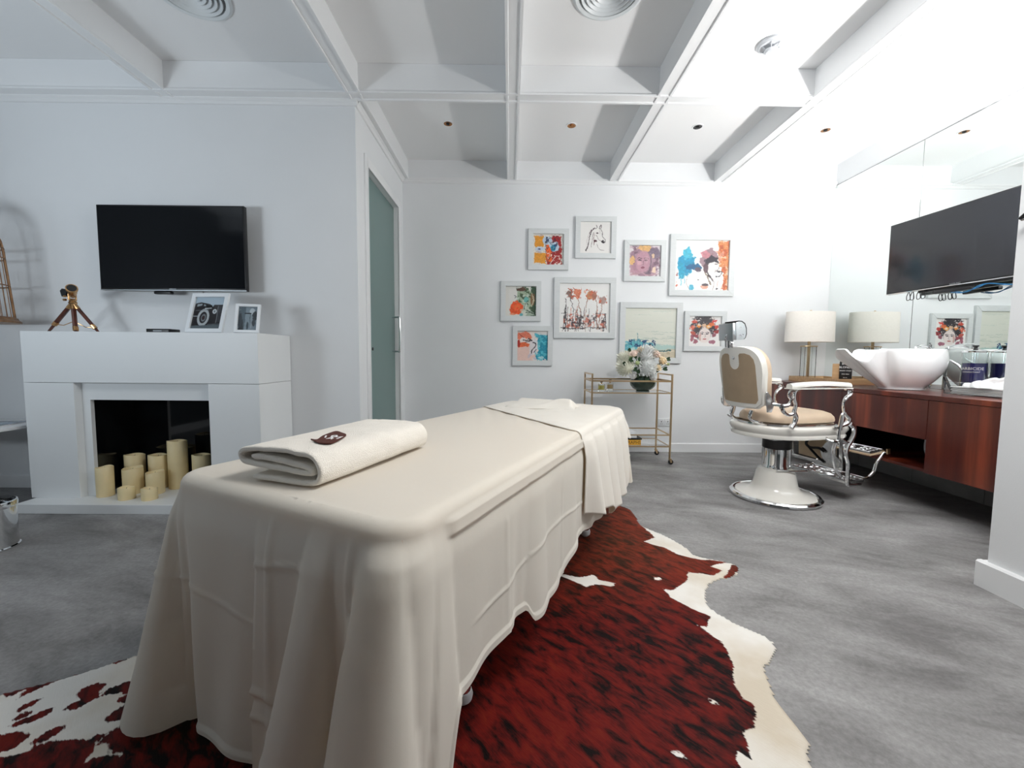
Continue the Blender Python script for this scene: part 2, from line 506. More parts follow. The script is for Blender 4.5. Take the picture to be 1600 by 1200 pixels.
# door
door = empty('door_1', (XS, DY0, 0), kind='structure')
f = MB()
for (y0, y1, z0, z1) in ((-.075, -.0, 0, DZ + .075), (DY1 - DY0, DY1 - DY0 + .075, 0, DZ + .075), (0, DY1 - DY0, DZ, DZ + .075)):
    f.box(-.001, .014, y0, y1, z0, z1, bevel=.003)
f.box(-.121, .006, -.05, 0, 0, DZ).box(-.121, .006, DY1 - DY0, DY1 - DY0 + .05, 0, DZ).box(-.121, .006, -.05, DY1 - DY0 + .05, DZ, DZ + .05)
f.build('door_frame', M['trim'], door)
MB().box(-.052, -.040, .006, DY1 - DY0 - .006, .008, DZ - .006, bevel=.001, seg=1).build('glass_leaf', M['frosted'], door)
hy = 0.80
hp = []
for a, b in ((0, .0), (.045, .0)): hp.append((-.040 + a, hy, 1.06 + b))
hx = 0.035
MB().tube([(-.041, hy, 1.09), (hx - .02, hy, 1.085), (hx, hy, 1.11), (hx, hy, 1.40), (hx - .02, hy, 1.43), (-.041, hy, 1.42)], .010, smooth=6).build('pull_handle', M['chrome'], door)
MB().tube([(-.0515, hy, 1.09), (-.10, hy, 1.085), (-.12, hy, 1.11), (-.12, hy, 1.40), (-.10, hy, 1.43), (-.0515, hy, 1.42)], .010, smooth=6).build('pull_handle', M['chrome'], door)
MB().lathe([(0, 0), (.014, 0), (.014, .006), (0, .006)], 16, mtx=Matrix.Translation((-.040, .19, 1.10)) @ Matrix.Rotation(math.pi / 2, 4, 'Y')).build('lock', M['black'], door)


# coffer beams
def beam_profile(w=0.05, h=ZT - ZC):
    return [(-w, 0), (-w + .016, 0), (-w + .020, .008), (w - .020, .008), (w - .016, 0), (w, 0), (w, .012), (w - .010, .022), (w - .012, .03), (w - .018, h), (-w + .018, h), (-w + .012, .03), (-w + .010, .022), (-w, .012)]


def beam_y(x, y0, y1, name='trim_1'):
    b = MB().prism([(x + p[0], ZC + p[1]) for p in beam_profile()], 'y', y0, y1)
    return struct(name, b, M['trim'])


def beam_x(y, x0, x1, name='trim_1'):
    b = MB().prism([(y + p[0], ZC - .0012 + p[1]) for p in beam_profile()], 'x', x0, x1)
    return struct(name, b, M['trim'])


k = 1
for x in (0.01, 1.09, 2.20):
    beam_y(x, YR, YB, f'trim_{k}'); k += 1
beam_y(-1.125, YR, YB, f'trim_{k}'); k += 1
beam_y(-2.50, YR, YL, f'trim_{k}'); k += 1
beam_x(3.095, XW, XM, f'trim_{k}'); k += 1
beam_x(1.40, XW, XM, f'trim_{k}'); k += 1
beam_x(-0.30, XW, XM, f'trim_{k}'); k += 1
# crown strips on the walls
cr = [(0, 0), (-.012, 0), (-.022, .012), (-.022, .02), (-.034, .03), (-.034, .05), (0, .05)]
struct(f'trim_{k}', MB().prism([(YB + p[0], ZC - .03 + p[1]) for p in cr], 'x', XS, XM - .003), M['trim']); k += 1
struct(f'trim_{k}', MB().prism([(XS - p[0], ZC - .03 + p[1]) for p in cr], 'y', YL, YB - .034), M['trim']); k += 1
struct(f'trim_{k}', MB().prism([(YL + p[0], ZC - .03 + p[1]) for p in cr], 'x', XW, XS + .02), M['trim']); k += 1


def baseboard(name, pts, axis, a, b, n=-1):
    p = [(0, 0), (.016, 0), (.016, .09), (.010, .098), (0, .098)]
    return struct(name, MB().prism([(pts + n * q[0], q[1]) for q in p], axis, a, b), M['trim'])


baseboard('baseboard_back', YB, 'x', XS, XM - .02)
baseboard('baseboard_fireplace', YL, 'x', XW, XS)
baseboard('baseboard_door', XS, 'y', YL - .016, DY0 - .076, 1)
baseboard('baseboard_left', XW, 'y', YR, YL - .016, 1)
bp = MB()
q = [(0, 0), (-.026, 0), (-.026, .115), (-.018, .122), (0, .122)]
bp.prism([(XP + a, b) for a, b in q], 'y', YR, YP + .026)
struct('baseboard_projecting', bp, M['trim'])
bp = MB().prism([(YP - a, b) for a, b in q], 'x', XP, XM)
struct('baseboard_alcove', bp, M['trim'])

for cx0, cx1 in ((-1.9, -.2), (-.1, 1.6)):
    P_ = [[(x, YR + .07 + .03 * math.sin(x * 45) + .012 * math.sin(x * 17), z) for x in np.arange(cx0, cx1, .012)] for z in (.01, 1.4, 2.86)]
    cu = MB().grid(P_).build('curtain', M['curtain'], None, 60)
    cu.modifiers.new('t', 'SOLIDIFY').thickness = .003
    tag(cu, 'grey pleated curtain on the rear wall, ' + ('left half' if cx0 < -1 else 'right half'), 'curtain')

# ------------------------------------------------------------------ ceiling fittings
SP = [(-.564, 3.813, 'left of the beam above the glass door'), (.539, 3.82, 'above the horse sketch'),
      (1.668, 3.816, 'unlit and dark'), (2.839, 3.842, 'nearest the mirror')]
lab = ['recessed amber downlight in the back coffer nearest the glass door', 'recessed amber downlight in the second back coffer from the door',
       'recessed downlight with black inside in the third back coffer', 'recessed downlight in the back coffer beside the mirror wall']
for i, (x, y, _) in enumerate(SP):
    t = empty('downlight', (x, y, ZT), label=lab[i], cat='ceiling light', group='downlights in the back coffers')
    MB().lathe([(.036, 0), (.050, 0), (.050, -.004), (.045, -.006), (.038, -.004), (.036, 0)], 28).build('rim', M['trim'], t)
    MB().lathe([(0, -.0005), (.030, -.0005), (.038, -.0035), (.037, -.0005), (.036, 0)], 24).build('reflector', M['brass_lamp'] if i != 2 else M['black'], t)
    MB().lathe([(0, -.001), (.016, -.001), (.014, -.010), (0, -.014)], 16).build('lamp', M['black'] if i != 1 else M['brass_lamp'], t)
for i, (x, y) in enumerate(((-1.84, 2.50), (.545, 2.455))):
    t = empty('air_diffuser', (x, y, ZT), label=['round white air diffuser in the ceiling above the television', 'round white air diffuser in the coffer above the massage bed'][i], cat='air vent', group='round ceiling diffusers')
    MB().lathe([(.175, 0), (.205, -.002), (.205, -.008), (.19, -.016), (.172, -.012), (.168, 0)], 48).build('outer_rim', M['vent'], t)
    MB().lathe([(0, -.001), (.17, -.001), (.17, -.0005), (0, -.0005)], 40).build('dark_throat', M['tile'], t)
    for r in (.155, .128, .101, .074, .047):
        MB().lathe([(r - .020, -.002), (r, -.020), (r + .003, -.018), (r - .014, -.002)], 40).build('vane_ring', M['vent'], t)
    MB().lathe([(0, -.018), (.022, -.016), (.026, -.010), (.02, -.002), (0, -.002)], 24).build('centre_cap', M['vent'], t)
M['detector'] = mat('aged_white_plastic', (0.50, 0.52, 0.55), 0.45)
t = empty('smoke_detector', (1.70, 2.83, ZT), label='white domed smoke detector in the bright coffer near the mirror', cat='smoke detector')
MB().lathe([(0, 0), (.082, 0), (.082, -.014), (.070, -.024), (0, -.024)], 32).build('base', M['detector'], t)
MB().lathe([(0, -.062), (.030, -.059), (.040, -.050), (.040, -.044), (0, -.044)], 24).build('sensor_cap', M['detector'], t)
for a in range(6):
    c, s_ = math.cos(a * math.pi / 3), math.sin(a * math.pi / 3)
    MB().tube([(c * .056, s_ * .056, -.023), (c * .036, s_ * .036, -.048)], .004, 6).build('cage_rib', M['detector'], t)
t = empty('sprinkler_head', (1.60, 2.36, ZT), label='small white round ceiling sprinkler cover at the top edge of the photo', cat='sprinkler')
MB().lathe([(0, -.010), (.038, -.010), (.044, -.005), (.044, 0), (0, 0)], 28).build('cover_plate', M['grey_plastic'], t)
MB().lathe([(.030, -.010), (.034, -.016), (.030, -.018), (.026, -.012)], 24).build('ring', M['steel'], t)

# ------------------------------------------------------------------ wall socket
t = empty('wall_socket', (1.722, YB, .328), label='white double wall socket above the baseboard behind the brass cart', cat='socket')
MB().box(-.072, .072, -.010, 0, -.043, .043, bevel=.003).build('face_plate', M['grey_plastic'], t)
for s_ in (-1, 1):
    MB().box(s_ * .036 - .004, s_ * .036 + .004, -.0115, -.0095, .004, .016).box(s_ * .036 - .012, s_ * .036 - .005, -.0115, -.0095, -.016, -.010).box(s_ * .036 + .005, s_ * .036 + .012, -.0115, -.0095, -.016, -.010).build('pin_holes', M['black'], t)
    MB().box(s_ * .014 - .005, s_ * .014 + .005, -.014, -.0095, .012, .030, bevel=.001).build('switch', M['trim'], t)


# ------------------------------------------------------------------ paintings
class Cv:
    def __init__(s, n=112, bg=(245, 244, 240), ny=None, asp=1.0):
        s.n = n; s.m = ny or n
        y, x = np.mgrid[0:s.m, 0:n]
        s.x = x / (n - 1.0); s.y = y / (s.m - 1.0)
        s.i = np.ones((s.m, n, 3)) * np.array(bg) / 255.0
        s.seed = 1

    def nz(s, sc=8, o=3):
        s.seed += 13
        return fbm(s.x * sc + s.seed, s.y * sc + s.seed * .7, s.seed, o)

    def mixin(s, mask, col, al=1.0):
        mk = np.clip(mask, 0, 1)[..., None] * al
        s.i = s.i * (1 - mk) + np.array(col) / 255.0 * mk

    def poly(s, pts, col, al=1.0, rough=0.0, sc=14, soft=.006):
        X = s.x + rough * s.nz(sc); Y = s.y + rough * s.nz(sc)
        ins = np.zeros(X.shape, bool); dist = np.full(X.shape, 9.0)
        n = len(pts)
        for k in range(n):
            x0, y0 = pts[k]; x1, y1 = pts[(k + 1) % n]
            c = ((y0 > Y) != (y1 > Y)) & (X < (x1 - x0) * (Y - y0) / ((y1 - y0) or 1e-9) + x0)
            ins ^= c
            dx, dy = x1 - x0, y1 - y0
            t = np.clip(((X - x0) * dx + (Y - y0) * dy) / (dx * dx + dy * dy + 1e-12), 0, 1)
            dist = np.minimum(dist, np.hypot(X - x0 - t * dx, Y - y0 - t * dy))
        sd = np.where(ins, dist, -dist)
        s.mixin(sd / soft + .5, col, al)

    def line(s, pts, w, col, al=1.0, rough=0.0, sm=6, sc=18):
        if len(pts) > 2 and sm:
            pts = [(p.x, p.y) for p in catmull([(a, b, 0) for a, b in pts], sm)]
        X = s.x + rough * s.nz(sc); Y = s.y + rough * s.nz(sc)
        d = np.full(X.shape, 9.0)
        for (x0, y0), (x1, y1) in zip(pts, pts[1:]):
            dx, dy = x1 - x0, y1 - y0
            t = np.clip(((X - x0) * dx + (Y - y0) * dy) / (dx * dx + dy * dy + 1e-12), 0, 1)
            d = np.minimum(d, np.hypot(X - x0 - t * dx, Y - y0 - t * dy))
        s.mixin((w - d) / .006 + .5, col, al)

    def blob(s, cx, cy, rx, ry, col, al=1.0, rough=.35, sc=9, soft=.12):
        d = np.hypot((s.x - cx) / rx, (s.y - cy) / ry) + rough * s.nz(sc)
        s.mixin((1 - d) / soft + .5, col, al)

    def mottle(s, box, col, th=.1, sc=20, al=1.0, soft=.08):
        x0, y0, x1, y1 = box
        m = (s.x > x0) & (s.x < x1) & (s.y > y0) & (s.y < y1)
        s.mixin(np.where(m, (s.nz(sc) - th) / soft + .5, 0), col, al)

    def mesh(s, name, w, h, parent, m, mtx, paint=True):
        n, mm = s.n, s.m
        if paint:
            gx_ = np.clip(s.x + .013 * s.nz(26, 3), 0, 1); gy_ = np.clip(s.y + .013 * s.nz(22, 3), 0, 1)
            s.i = s.i[(gy_ * (mm - 1)).astype(int), (gx_ * (n - 1)).astype(int)]
            sat = s.i.max(-1) - s.i.min(-1) + (1 - s.i.mean(-1)) * .5
            s.i = s.i * (1 + (.15 * s.nz(30, 2) * np.clip(sat * 3 - .6, 0, 1))[..., None])
            sp_ = (s.nz(44, 2) > .62) & (sat > .3)
            s.i[sp_] = s.i[sp_] * .35 + .62
        co = np.zeros((mm * n, 3)); co[:, 0] = (s.x.ravel() - .5) * w; co[:, 2] = (.5 - s.y.ravel()) * h
        idx = np.arange(mm * n).reshape(mm, n)
        f = np.stack([idx[:-1, :-1], idx[1:, :-1], idx[1:, 1:], idx[:-1, 1:]], -1).reshape(-1, 4)
        me = bpy.data.meshes.new(name)
        me.from_pydata(co.tolist(), [], f.tolist())
        a = me.color_attributes.new('Col', 'FLOAT_COLOR', 'POINT')
        c = np.clip(s.i.reshape(-1, 3), 0, 1)
        lin = np.where(c <= .04045, c / 12.92, ((c + .055) / 1.055) ** 2.4) * .93
        a.data.foreach_set('color', np.concatenate([lin, np.ones((len(lin), 1))], 1).ravel())
        me.transform(mtx)
        return finish(name, me, m, parent, 0)


def art_orange():
    c = Cv(bg=(225, 222, 215)); c.mottle((0, 0, 1, 1), (190, 170, 165), .25)
    c.poly([(.03, .06), (.36, .05), (.34, .42), (.05, .42)], (222, 148, 38), rough=.05)
    c.poly([(.04, .60), (.40, .62), (.42, .96), (.05, .93)], (222, 150, 42), rough=.05)
    c.poly([(.62, .06), (.92, .06), (.93, .95), (.46, .97), (.44, .62)], (158, 12, 14), rough=.05)
    c.poly([(.42, .34), (.56, .34), (.62, .66), (.60, .92), (.44, .90)], (235, 96, 20), rough=.04)
    c.blob(.47, .20, .16, .13, (190, 208, 226)); c.blob(.70, .40, .17, .17, (188, 206, 222)); c.blob(.21, .48, .15, .07, (196, 210, 226))
    c.blob(.66, .44, .09, .10, (40, 140, 170)); c.blob(.46, .20, .05, .06, (50, 70, 110)); c.blob(.73, .36, .05, .05, (30, 70, 120)); c.blob(.2, .48, .05, .03, (70, 80, 120))
    c.mottle((.38, .05, .85, .6), (20, 26, 48), .30, 26); c.mottle((.45, .6, .95, .98), (240, 225, 215), .33, 22); c.mottle((.4, .62, .7, .98), (60, 16, 16), .34, 22)
    c.line([(.43, .1), (.42, .5), (.44, .8), (.60, .95)], .006, (40, 20, 20), rough=.02)
    c.line([(.56, .95), (.75, .7)], .008, (240, 235, 230)); c.line([(.5, .8), (.55, .6)], .006, (240, 225, 220))
    return c


def art_horse():
    c = Cv(bg=(238, 236, 233)); k = (58, 44, 48)
    c.line([(.52, .10), (.53, .19), (.44, .20)], .008, k); c.line([(.66, .08), (.61, .19), (.66, .20), (.67, .10)], .009, k)
    c.line([(.46, .17), (.38, .28), (.31, .42), (.27, .62), (.25, .80)], .011, k, rough=.02)
    c.line([(.24, .80), (.20, .90)], .022, k, rough=.03)
    c.line([(.66, .20), (.71, .33), (.72, .45), (.80, .55), (.81, .63), (.74, .66), (.69, .60)], .008, k, rough=.01)
    c.blob(.74, .62, .05, .045, (40, 34, 40), rough=.5, sc=20); c.line([(.80, .56), (.76, .60)], .008, (240, 238, 235))
    c.line([(.69, .60), (.60, .56), (.55, .45), (.50, .42)], .006, (110, 90, 95)); c.blob(.55, .345, .035, .022, (60, 44, 50))
    c.line([(.44, .33), (.40, .46), (.38, .60), (.36, .78)], .007, (90, 70, 76), rough=.02)
    c.line([(.47, .36), (.43, .52), (.47, .60), (.44, .72)], .008, (110, 60, 66), rough=.02)
    c.blob(.48, .60, .05, .03, (70, 30, 38), rough=.5); c.line([(.55, .70), (.58, .80), (.66, .88), (.78, .90)], .006, (130, 115, 118))
    c.line([(.30, .3), (.22, .55), (.20, .75)], .004, (190, 170, 172)); c.line([(.62, .22), (.64, .38)], .004, (150, 130, 134))
    c.line([(.36, .25), (.3, .36)], .014, (60, 34, 42), .8)
    return c


def face(c, cx, cy, w, h, skin, ink, lip):
    c.blob(cx, cy, w, h, skin, rough=.10, sc=5, soft=.2)
    for s_ in (-1, 1):
        c.line([(cx + s_ * w * .15, cy - h * .30), (cx + s_ * w * .5, cy - h * .36), (cx + s_ * w * .72, cy - h * .26)], .010, ink, sm=4)
        c.blob(cx + s_ * w * .42, cy - h * .14, w * .22, h * .075, ink, rough=.2)
    c.line([(cx + w * .05, cy - h * .1), (cx + w * .12, cy + h * .22), (cx - w * .08, cy + h * .26)], .006, ink, .7)
    c.blob(cx, cy + h * .52, w * .30, h * .085, lip, rough=.15)


def art_purple():
    c = Cv(bg=(226, 219, 222)); c.blob(.5, .5, .50, .53, (150, 118, 134), rough=.25); c.mottle((.02, .02, .98, .98), (190, 160, 172), .1, 12, .6)
    c.mottle((.1, .0, .95, .98), (96, 72, 88), .18, 9, .6); c.blob(.78, .25, .20, .2, (105, 95, 115), .7); c.blob(.22, .75, .18, .2, (178, 132, 146), .8)
    c.blob(.48, .08, .22, .10, (222, 178, 118), rough=.5, sc=14); c.blob(.10, .48, .09, .12, (220, 176, 120), rough=.6, sc=18); c.blob(.80, .78, .07, .09, (232, 205, 182), rough=.6, sc=18)
    c.blob(.76, .33, .04, .08, (220, 190, 160), rough=.5, sc=18); c.blob(.58, .62, .14, .32, (80, 66, 82), .7)
    face(c, .44, .52, .24, .36, (186, 142, 156), (72, 50, 66), (134, 72, 92))
    c.blob(.32, .56, .08, .07, (222, 176, 186), .6); c.blob(.56, .44, .05, .12, (206, 170, 180), .5)
    c.line([(.05, .93), (.4, .88), (.6, .95), (.95, .90)], .016, (180, 140, 150), rough=.03)
    return c


def art_couple():
    c = Cv(n=128, bg=(248, 247, 245))
    c.poly([(.78, .0), (1, .0), (1, 1), (.93, 1), (.90, .55), (.82, .5)], (208, 134, 84), rough=.05)
    c.mottle((.78, 0, 1, 1), (236, 206, 178), .22, 18, .8); c.mottle((.78, 0, 1, 1), (184, 84, 48), .20, 14, .8); c.mottle((.68, .2, .9, .5), (214, 150, 130), .1, 18, .8)
    c.blob(.20, .46, .17, .19, (22, 146, 186), rough=.6, sc=8); c.blob(.22, .26, .08, .12, (70, 178, 204), rough=.7, sc=12); c.blob(.36, .53, .14, .07, (24, 92, 134), rough=.6, sc=16)
    c.blob(.12, .62, .06, .14, (28, 156, 190), rough=.6, sc=12); c.line([(.12, .7), (.12, .9)], .01, (90, 190, 210), .7); c.line([(.17, .7), (.19, .86)], .008, (60, 170, 200), .7)
    c.blob(.43, .58, .07, .05, (90, 80, 96), rough=.5)
    c.blob(.62, .36, .15, .18, (120, 84, 96), .75, rough=.5, sc=12); c.blob(.56, .28, .10, .07, (204, 130, 140), .8, rough=.6, sc=16); c.blob(.69, .40, .13, .09, (48, 42, 54), rough=.5, sc=12)
    c.poly([(.62, .46), (.74, .42), (.80, .44), (.82, .52), (.80, .60), (.74, .62), (.72, .70), (.62, .64)], (240, 232, 228))
    c.blob(.58, .55, .05, .10, (84, 60, 68), .9, rough=.4)
    c.line([(.75, .47), (.79, .47)], .008, (50, 40, 46)); c.line([(.76, .60), (.80, .59)], .006, (60, 40, 46)); c.line([(.82, .52), (.80, .60), (.74, .63)], .005, (90, 76, 80))
    c.blob(.40, .82, .20, .20, (250, 249, 247), rough=.1); c.poly([(.5, .7), (.62, .64), (.86, .62), (.92, .75), (.86, 1), (.46, 1)], (249, 248, 246))
    c.line([(.56, .64), (.62, .74), (.68, .86)], .014, (140, 124, 110), rough=.03); c.line([(.60, .62), (.66, .72), (.72, .80)], .012, (60, 50, 56), rough=.03)
    c.line([(.80, .62), (.88, .62), (.84, .70), (.76, .72)], .010, (60, 54, 60), rough=.02); c.line([(.70, .72), (.74, .86), (.72, .98)], .005, (170, 150, 146)); c.line([(.82, .74), (.80, .92)], .005, (222, 170, 160))
    c.blob(.56, .93, .08, .04, (222, 150, 122), .8, rough=.6, sc=16); c.blob(.58, .88, .06, .025, (70, 60, 66), .9, rough=.5); c.blob(.32, .95, .04, .07, (66, 170, 200), .9, rough=.4)
    c.line([(.24, .7), (.22, .85), (.28, .97)], .005, (190, 180, 178)); c.blob(.80, .96, .03, .02, (50, 45, 50), rough=.5); c.blob(.44, .79, .012, .012, (60, 50, 60))
    c.mottle((.02, .64, .06, .98), (208, 96, 60), .0, 24); c.mottle((.03, .64, .3, .8), (70, 160, 190), .38, 24)
    return c


def art_flower_girl():
    c = Cv(bg=(222, 220, 214))
    c.poly([(.82, 0), (1, 0), (1, 1), (.66, 1), (.84, .7)], (44, 78, 54), rough=.03); c.blob(.62, .42, .28, .38, (150, 170, 140), .85, rough=.4, sc=7)
    c.mottle((.35, .0, .95, .9), (60, 84, 56), .14, 10, .9); c.mottle((.35, .05, .9, .8), (208, 220, 208), .20, 12, .8); c.blob(.52, .10, .16, .07, (90, 60, 44), rough=.5); c.blob(.88, .42, .07, .2, (128, 92, 60), .9, rough=.5)
    c.blob(.67, .44, .08, .08, (112, 184, 178), rough=.4); c.line([(.86, .22), (.92, .45), (.84, .65)], .014, (196, 190, 160), rough=.03)
    c.blob(.33, .72, .22, .22, (232, 84, 32), rough=.45, sc=6); c.blob(.36, .70, .10, .10, (240, 110, 54), .8); c.blob(.38, .74, .03, .03, (250, 50, 20)); c.blob(.22, .92, .14, .04, (238, 130, 90), .8, rough=.6)
    c.poly([(.10, .10), (.34, .05), (.38, .3), (.30, .5), (.12, .5)], (226, 224, 219), rough=.02); c.line([(.28, .30), (.34, .34), (.30, .38)], .01, (50, 56, 70)); c.line([(.30, .50), (.36, .54)], .010, (180, 140, 130))
    c.line([(.58, .80), (.68, .52), (.74, .48)], .007, (30, 40, 30)); c.poly([(.5, .78), (.72, .70), (.98, .98), (.5, .98)], (206, 214, 200), .7, rough=.06); c.line([(.7, .8), (.98, .95)], .01, (40, 60, 44)); c.line([(.66, .88), (.95, .86)], .008, (40, 60, 44))
    c.blob(.52, .95, .05, .05, (60, 150, 160), .8, rough=.5)
    return c


def art_reeds():
    c = Cv(n=128, bg=(243, 242, 240)); rnd = random.Random(4)
    heads = [(.20, .17, .28, .55), (.34, .14, .42, .6), (.60, .18, .52, .6), (.68, .20, .74, .6), (.85, .30, .80, .7), (.12, .3, .10, .6)]
    for i, (x, y, bx, by) in enumerate(heads):
        col = (52, 44, 46) if i in (0, 5) else (146, 104, 84)
        c.line([(x, y), ((x + bx) / 2 + rnd.uniform(-.03, .03), (y + by) / 2), (bx, by), (bx + rnd.uniform(-.04, .04), .92)], .007, col, .9, rough=.02)
        if i < 5:
            c.blob(x, y + .05, .06, .09, [(120, 90, 80), (214, 118, 84), (188, 124, 80), (160, 100, 80), (170, 140, 132)][i], .9, rough=.9, sc=20)
            c.mottle((x - .09, y - .07, x + .09, y + .16), (196, 96, 66), .28, 30)
    c.blob(.50, .16, .02, .03, (228, 160, 130), .7)
    for i in range(34):
        x = .08 + .84 * rnd.random(); y = .45 + .4 * rnd.random()
        c.line([(x, y), (x + rnd.uniform(-.03, .03), min(.97, y + rnd.uniform(.15, .4)))], rnd.uniform(.002, .006), rnd.choice([(40, 36, 38), (96, 76, 72), (196, 100, 70), (120, 90, 84)]), .85)
    c.mottle((.08, .62, .92, .90), (196, 92, 70), .14, 18, .8); c.mottle((.08, .64, .92, .93), (60, 50, 54), .20, 20, .85); c.mottle((.1, .6, .9, .9), (236, 230, 226), .30, 24, .8)
    c.line([(.04, .89), (.35, .92), (.60, .89), (.92, .90)], .008, (44, 40, 42), .9, rough=.02); c.line([(.03, .61), (.15, .60)], .004, (60, 54, 58)); c.line([(.72, .60), (.94, .61)], .004, (60, 54, 58))
    c.line([(.13, .45), (.12, .97)], .009, (36, 32, 36), rough=.02); c.line([(.90, .6), (.88, .97)], .007, (36, 32, 36), rough=.02)
    return c


def art_sea():
    c = Cv(n=128, bg=(224, 226, 214)); rnd = random.Random(9)
    for i in range(26):
        y = .04 + .6 * rnd.random(); x = rnd.random() * .7
        c.line([(x, y), (x + .3 * rnd.random() + .1, y + rnd.uniform(-.01, .01))], .002, rnd.choice([(196, 206, 194), (236, 238, 230), (180, 198, 188)]), .6)
    for i in range(14):
        y = .46 + .28 * rnd.random(); x = .3 + rnd.random() * .6
        c.line([(x, y), (x + .25, y + rnd.uniform(-.01, .01))], .002, (140, 166, 156), .7)
    c.poly([(0, .70), (1, .74), (1, .86), (0, .84)], (160, 200, 196), .7, rough=.03); c.poly([(0, .66), (.3, .64), (.56, .70), (.5, .80), (0, .82)], (60, 156, 178), .7, rough=.09)
    c.mottle((.08, .64, .60, .78), (14, 60, 104), .0, 22, .95); c.mottle((.05, .68, .5, .82), (90, 190, 196), .16, 18, .8)
    c.line([(.25, .50), (.25, .72)], .006, (60, 130, 140), .8); c.line([(.18, .62), (.19, .72)], .005, (40, 110, 130), .8); c.line([(.1, .64), (.36, .62)], .004, (60, 130, 140), .7)
    c.poly([(0, .86), (1, .82), (1, 1), (0, 1)], (206, 196, 172), rough=.02); c.poly([(.55, .84), (.95, .84), (.9, .87), (.6, .88)], (38, 92, 96), .9, rough=.04); c.line([(.6, .90), (.98, .86)], .006, (236, 226, 206))
    c.mottle((.4, .86, 1, 1), (176, 160, 130), .22, 16, .6)
    return c


def art_crown():
    c = Cv(bg=(240, 238, 236)); c.blob(.50, .34, .42, .42, (50, 44, 50), rough=.45, sc=7)
    for x, y, col in ((.18, .18, (196, 70, 50)), (.30, .30, (226, 140, 60)), (.10, .38, (210, 90, 60)), (.62, .34, (236, 160, 60)), (.80, .16, (206, 54, 44)), (.86, .36, (190, 60, 50)), (.72, .26, (222, 110, 60)), (.46, .30, (216, 180, 150)), (.24, .64, (150, 70, 80)), (.14, .56, (186, 84, 70)), (.86, .52, (150, 40, 44)), (.78, .62, (140, 84, 96))):
        c.blob(x, y, .075, .065, col, rough=.7, sc=16)
    c.mottle((.05, .05, .95, .6), (236, 226, 220), .30, 20, .9); c.blob(.10, .72, .05, .10, (150, 80, 96), .9, rough=.7, sc=14); c.blob(.74, .86, .09, .06, (150, 84, 104), .9, rough=.7, sc=14); c.blob(.22, .84, .07, .07, (150, 80, 96), .9, rough=.8, sc=14)
    face(c, .50, .62, .19, .26, (236, 224, 220), (60, 46, 54), (176, 70, 70)); c.blob(.36, .68, .03, .12, (200, 150, 140), .7)
    return c


def art_swan():
    c = Cv(bg=(232, 220, 214)); c.blob(.2, .78, .40, .34, (232, 196, 184), .9, rough=.3); c.poly([(.56, .06), (1, .10), (1, .96), (.60, .94), (.74, .5)], (22, 142, 168), rough=.08); c.mottle((.55, .05, 1, 1), (90, 190, 204), .12, 10, .8)
    c.blob(.9, .06, .3, .07, (232, 230, 228), .9); c.poly([(0, .05), (.4, .02), (.46, .26), (.2, .2), (0, .3)], (222, 110, 80), .9, rough=.07); c.blob(.14, .46, .22, .08, (226, 106, 60), rough=.5); c.blob(.03, .42, .05, .14, (170, 40, 30), rough=.5)
    c.poly([(.40, .30), (.64, .28), (.68, .50), (.58, .80), (.40, .80)], (228, 222, 224), .9, rough=.05)
    c.line([(.20, .30), (.38, .33), (.46, .32), (.36, .26)], .018, (44, 34, 40), rough=.03); c.line([(.26, .38), (.42, .34)], .010, (60, 40, 46)); c.line([(.50, .38), (.60, .42), (.57, .54), (.48, .64), (.46, .74)], .016, (40, 34, 44), .95, rough=.02)
    c.line([(.62, .62), (.54, .72)], .012, (60, 60, 90)); c.line([(.06, .1), (.2, .22)], .012, (120, 30, 30), rough=.02); c.blob(.8, .88, .10, .05, (200, 226, 228), .8, rough=.6); c.mottle((.3, .75, .7, .98), (196, 190, 206), .1, 12, .7)
    return c


def frame(px0, py0, px1, py1, fn, label, name='framed_print'):
    # corners measured on the wall plane (metres)
    w, h = px1 - px0, py1 - py0
    t = empty(name, ((px0 + px1) / 2, YB, (py0 + py1) / 2), label=label, cat='picture', group='framed prints on the back wall')
    b = .054 if w < .6 else .062
    th = .032
    cs = [(-w / 2, -h / 2), (w / 2, -h / 2), (w / 2, h / 2), (-w / 2, h / 2)]
    ci = [(-w / 2 + b, -h / 2 + b), (w / 2 - b, -h / 2 + b), (w / 2 - b, h / 2 - b), (-w / 2 + b, h / 2 - b)]
    for i in range(4):
        j = (i + 1) % 4
        g = .0006
        MB().prism([cs[i], cs[j], ci[j], ci[i]], 'y', -th, 0, bevel=.002).build('frame_rail', M['print_frame'], t)
    MB().box(-w / 2 + b - .004, w / 2 - b + .004, -.010, -.004, -h / 2 + b - .004, h / 2 - b + .004).build('backing_board', M['paper'], t)
    fn().mesh('print', w - 2 * b, h - 2 * b, t, M['print'], Matrix.Translation((0, -.0115, 0)))
    return t


def wallrect(x0, y0, x1, y1):
    """pixel box on the back wall -> metres (front of the frame at YB-.03)"""
    Y = YB - .02
    def ray(px, py):
        d = np.array([px - 800.0, 600.0 - py, -642.0])
        return np.array([_X @ d, _Y @ d, _Z @ d])
    a = ray((x0), (y0)); b = ray(x1, y1)
    return a[0] * Y / a[1], CH + b[2] * Y / b[1], b[0] * Y / b[1], CH + a[2] * Y / a[1]


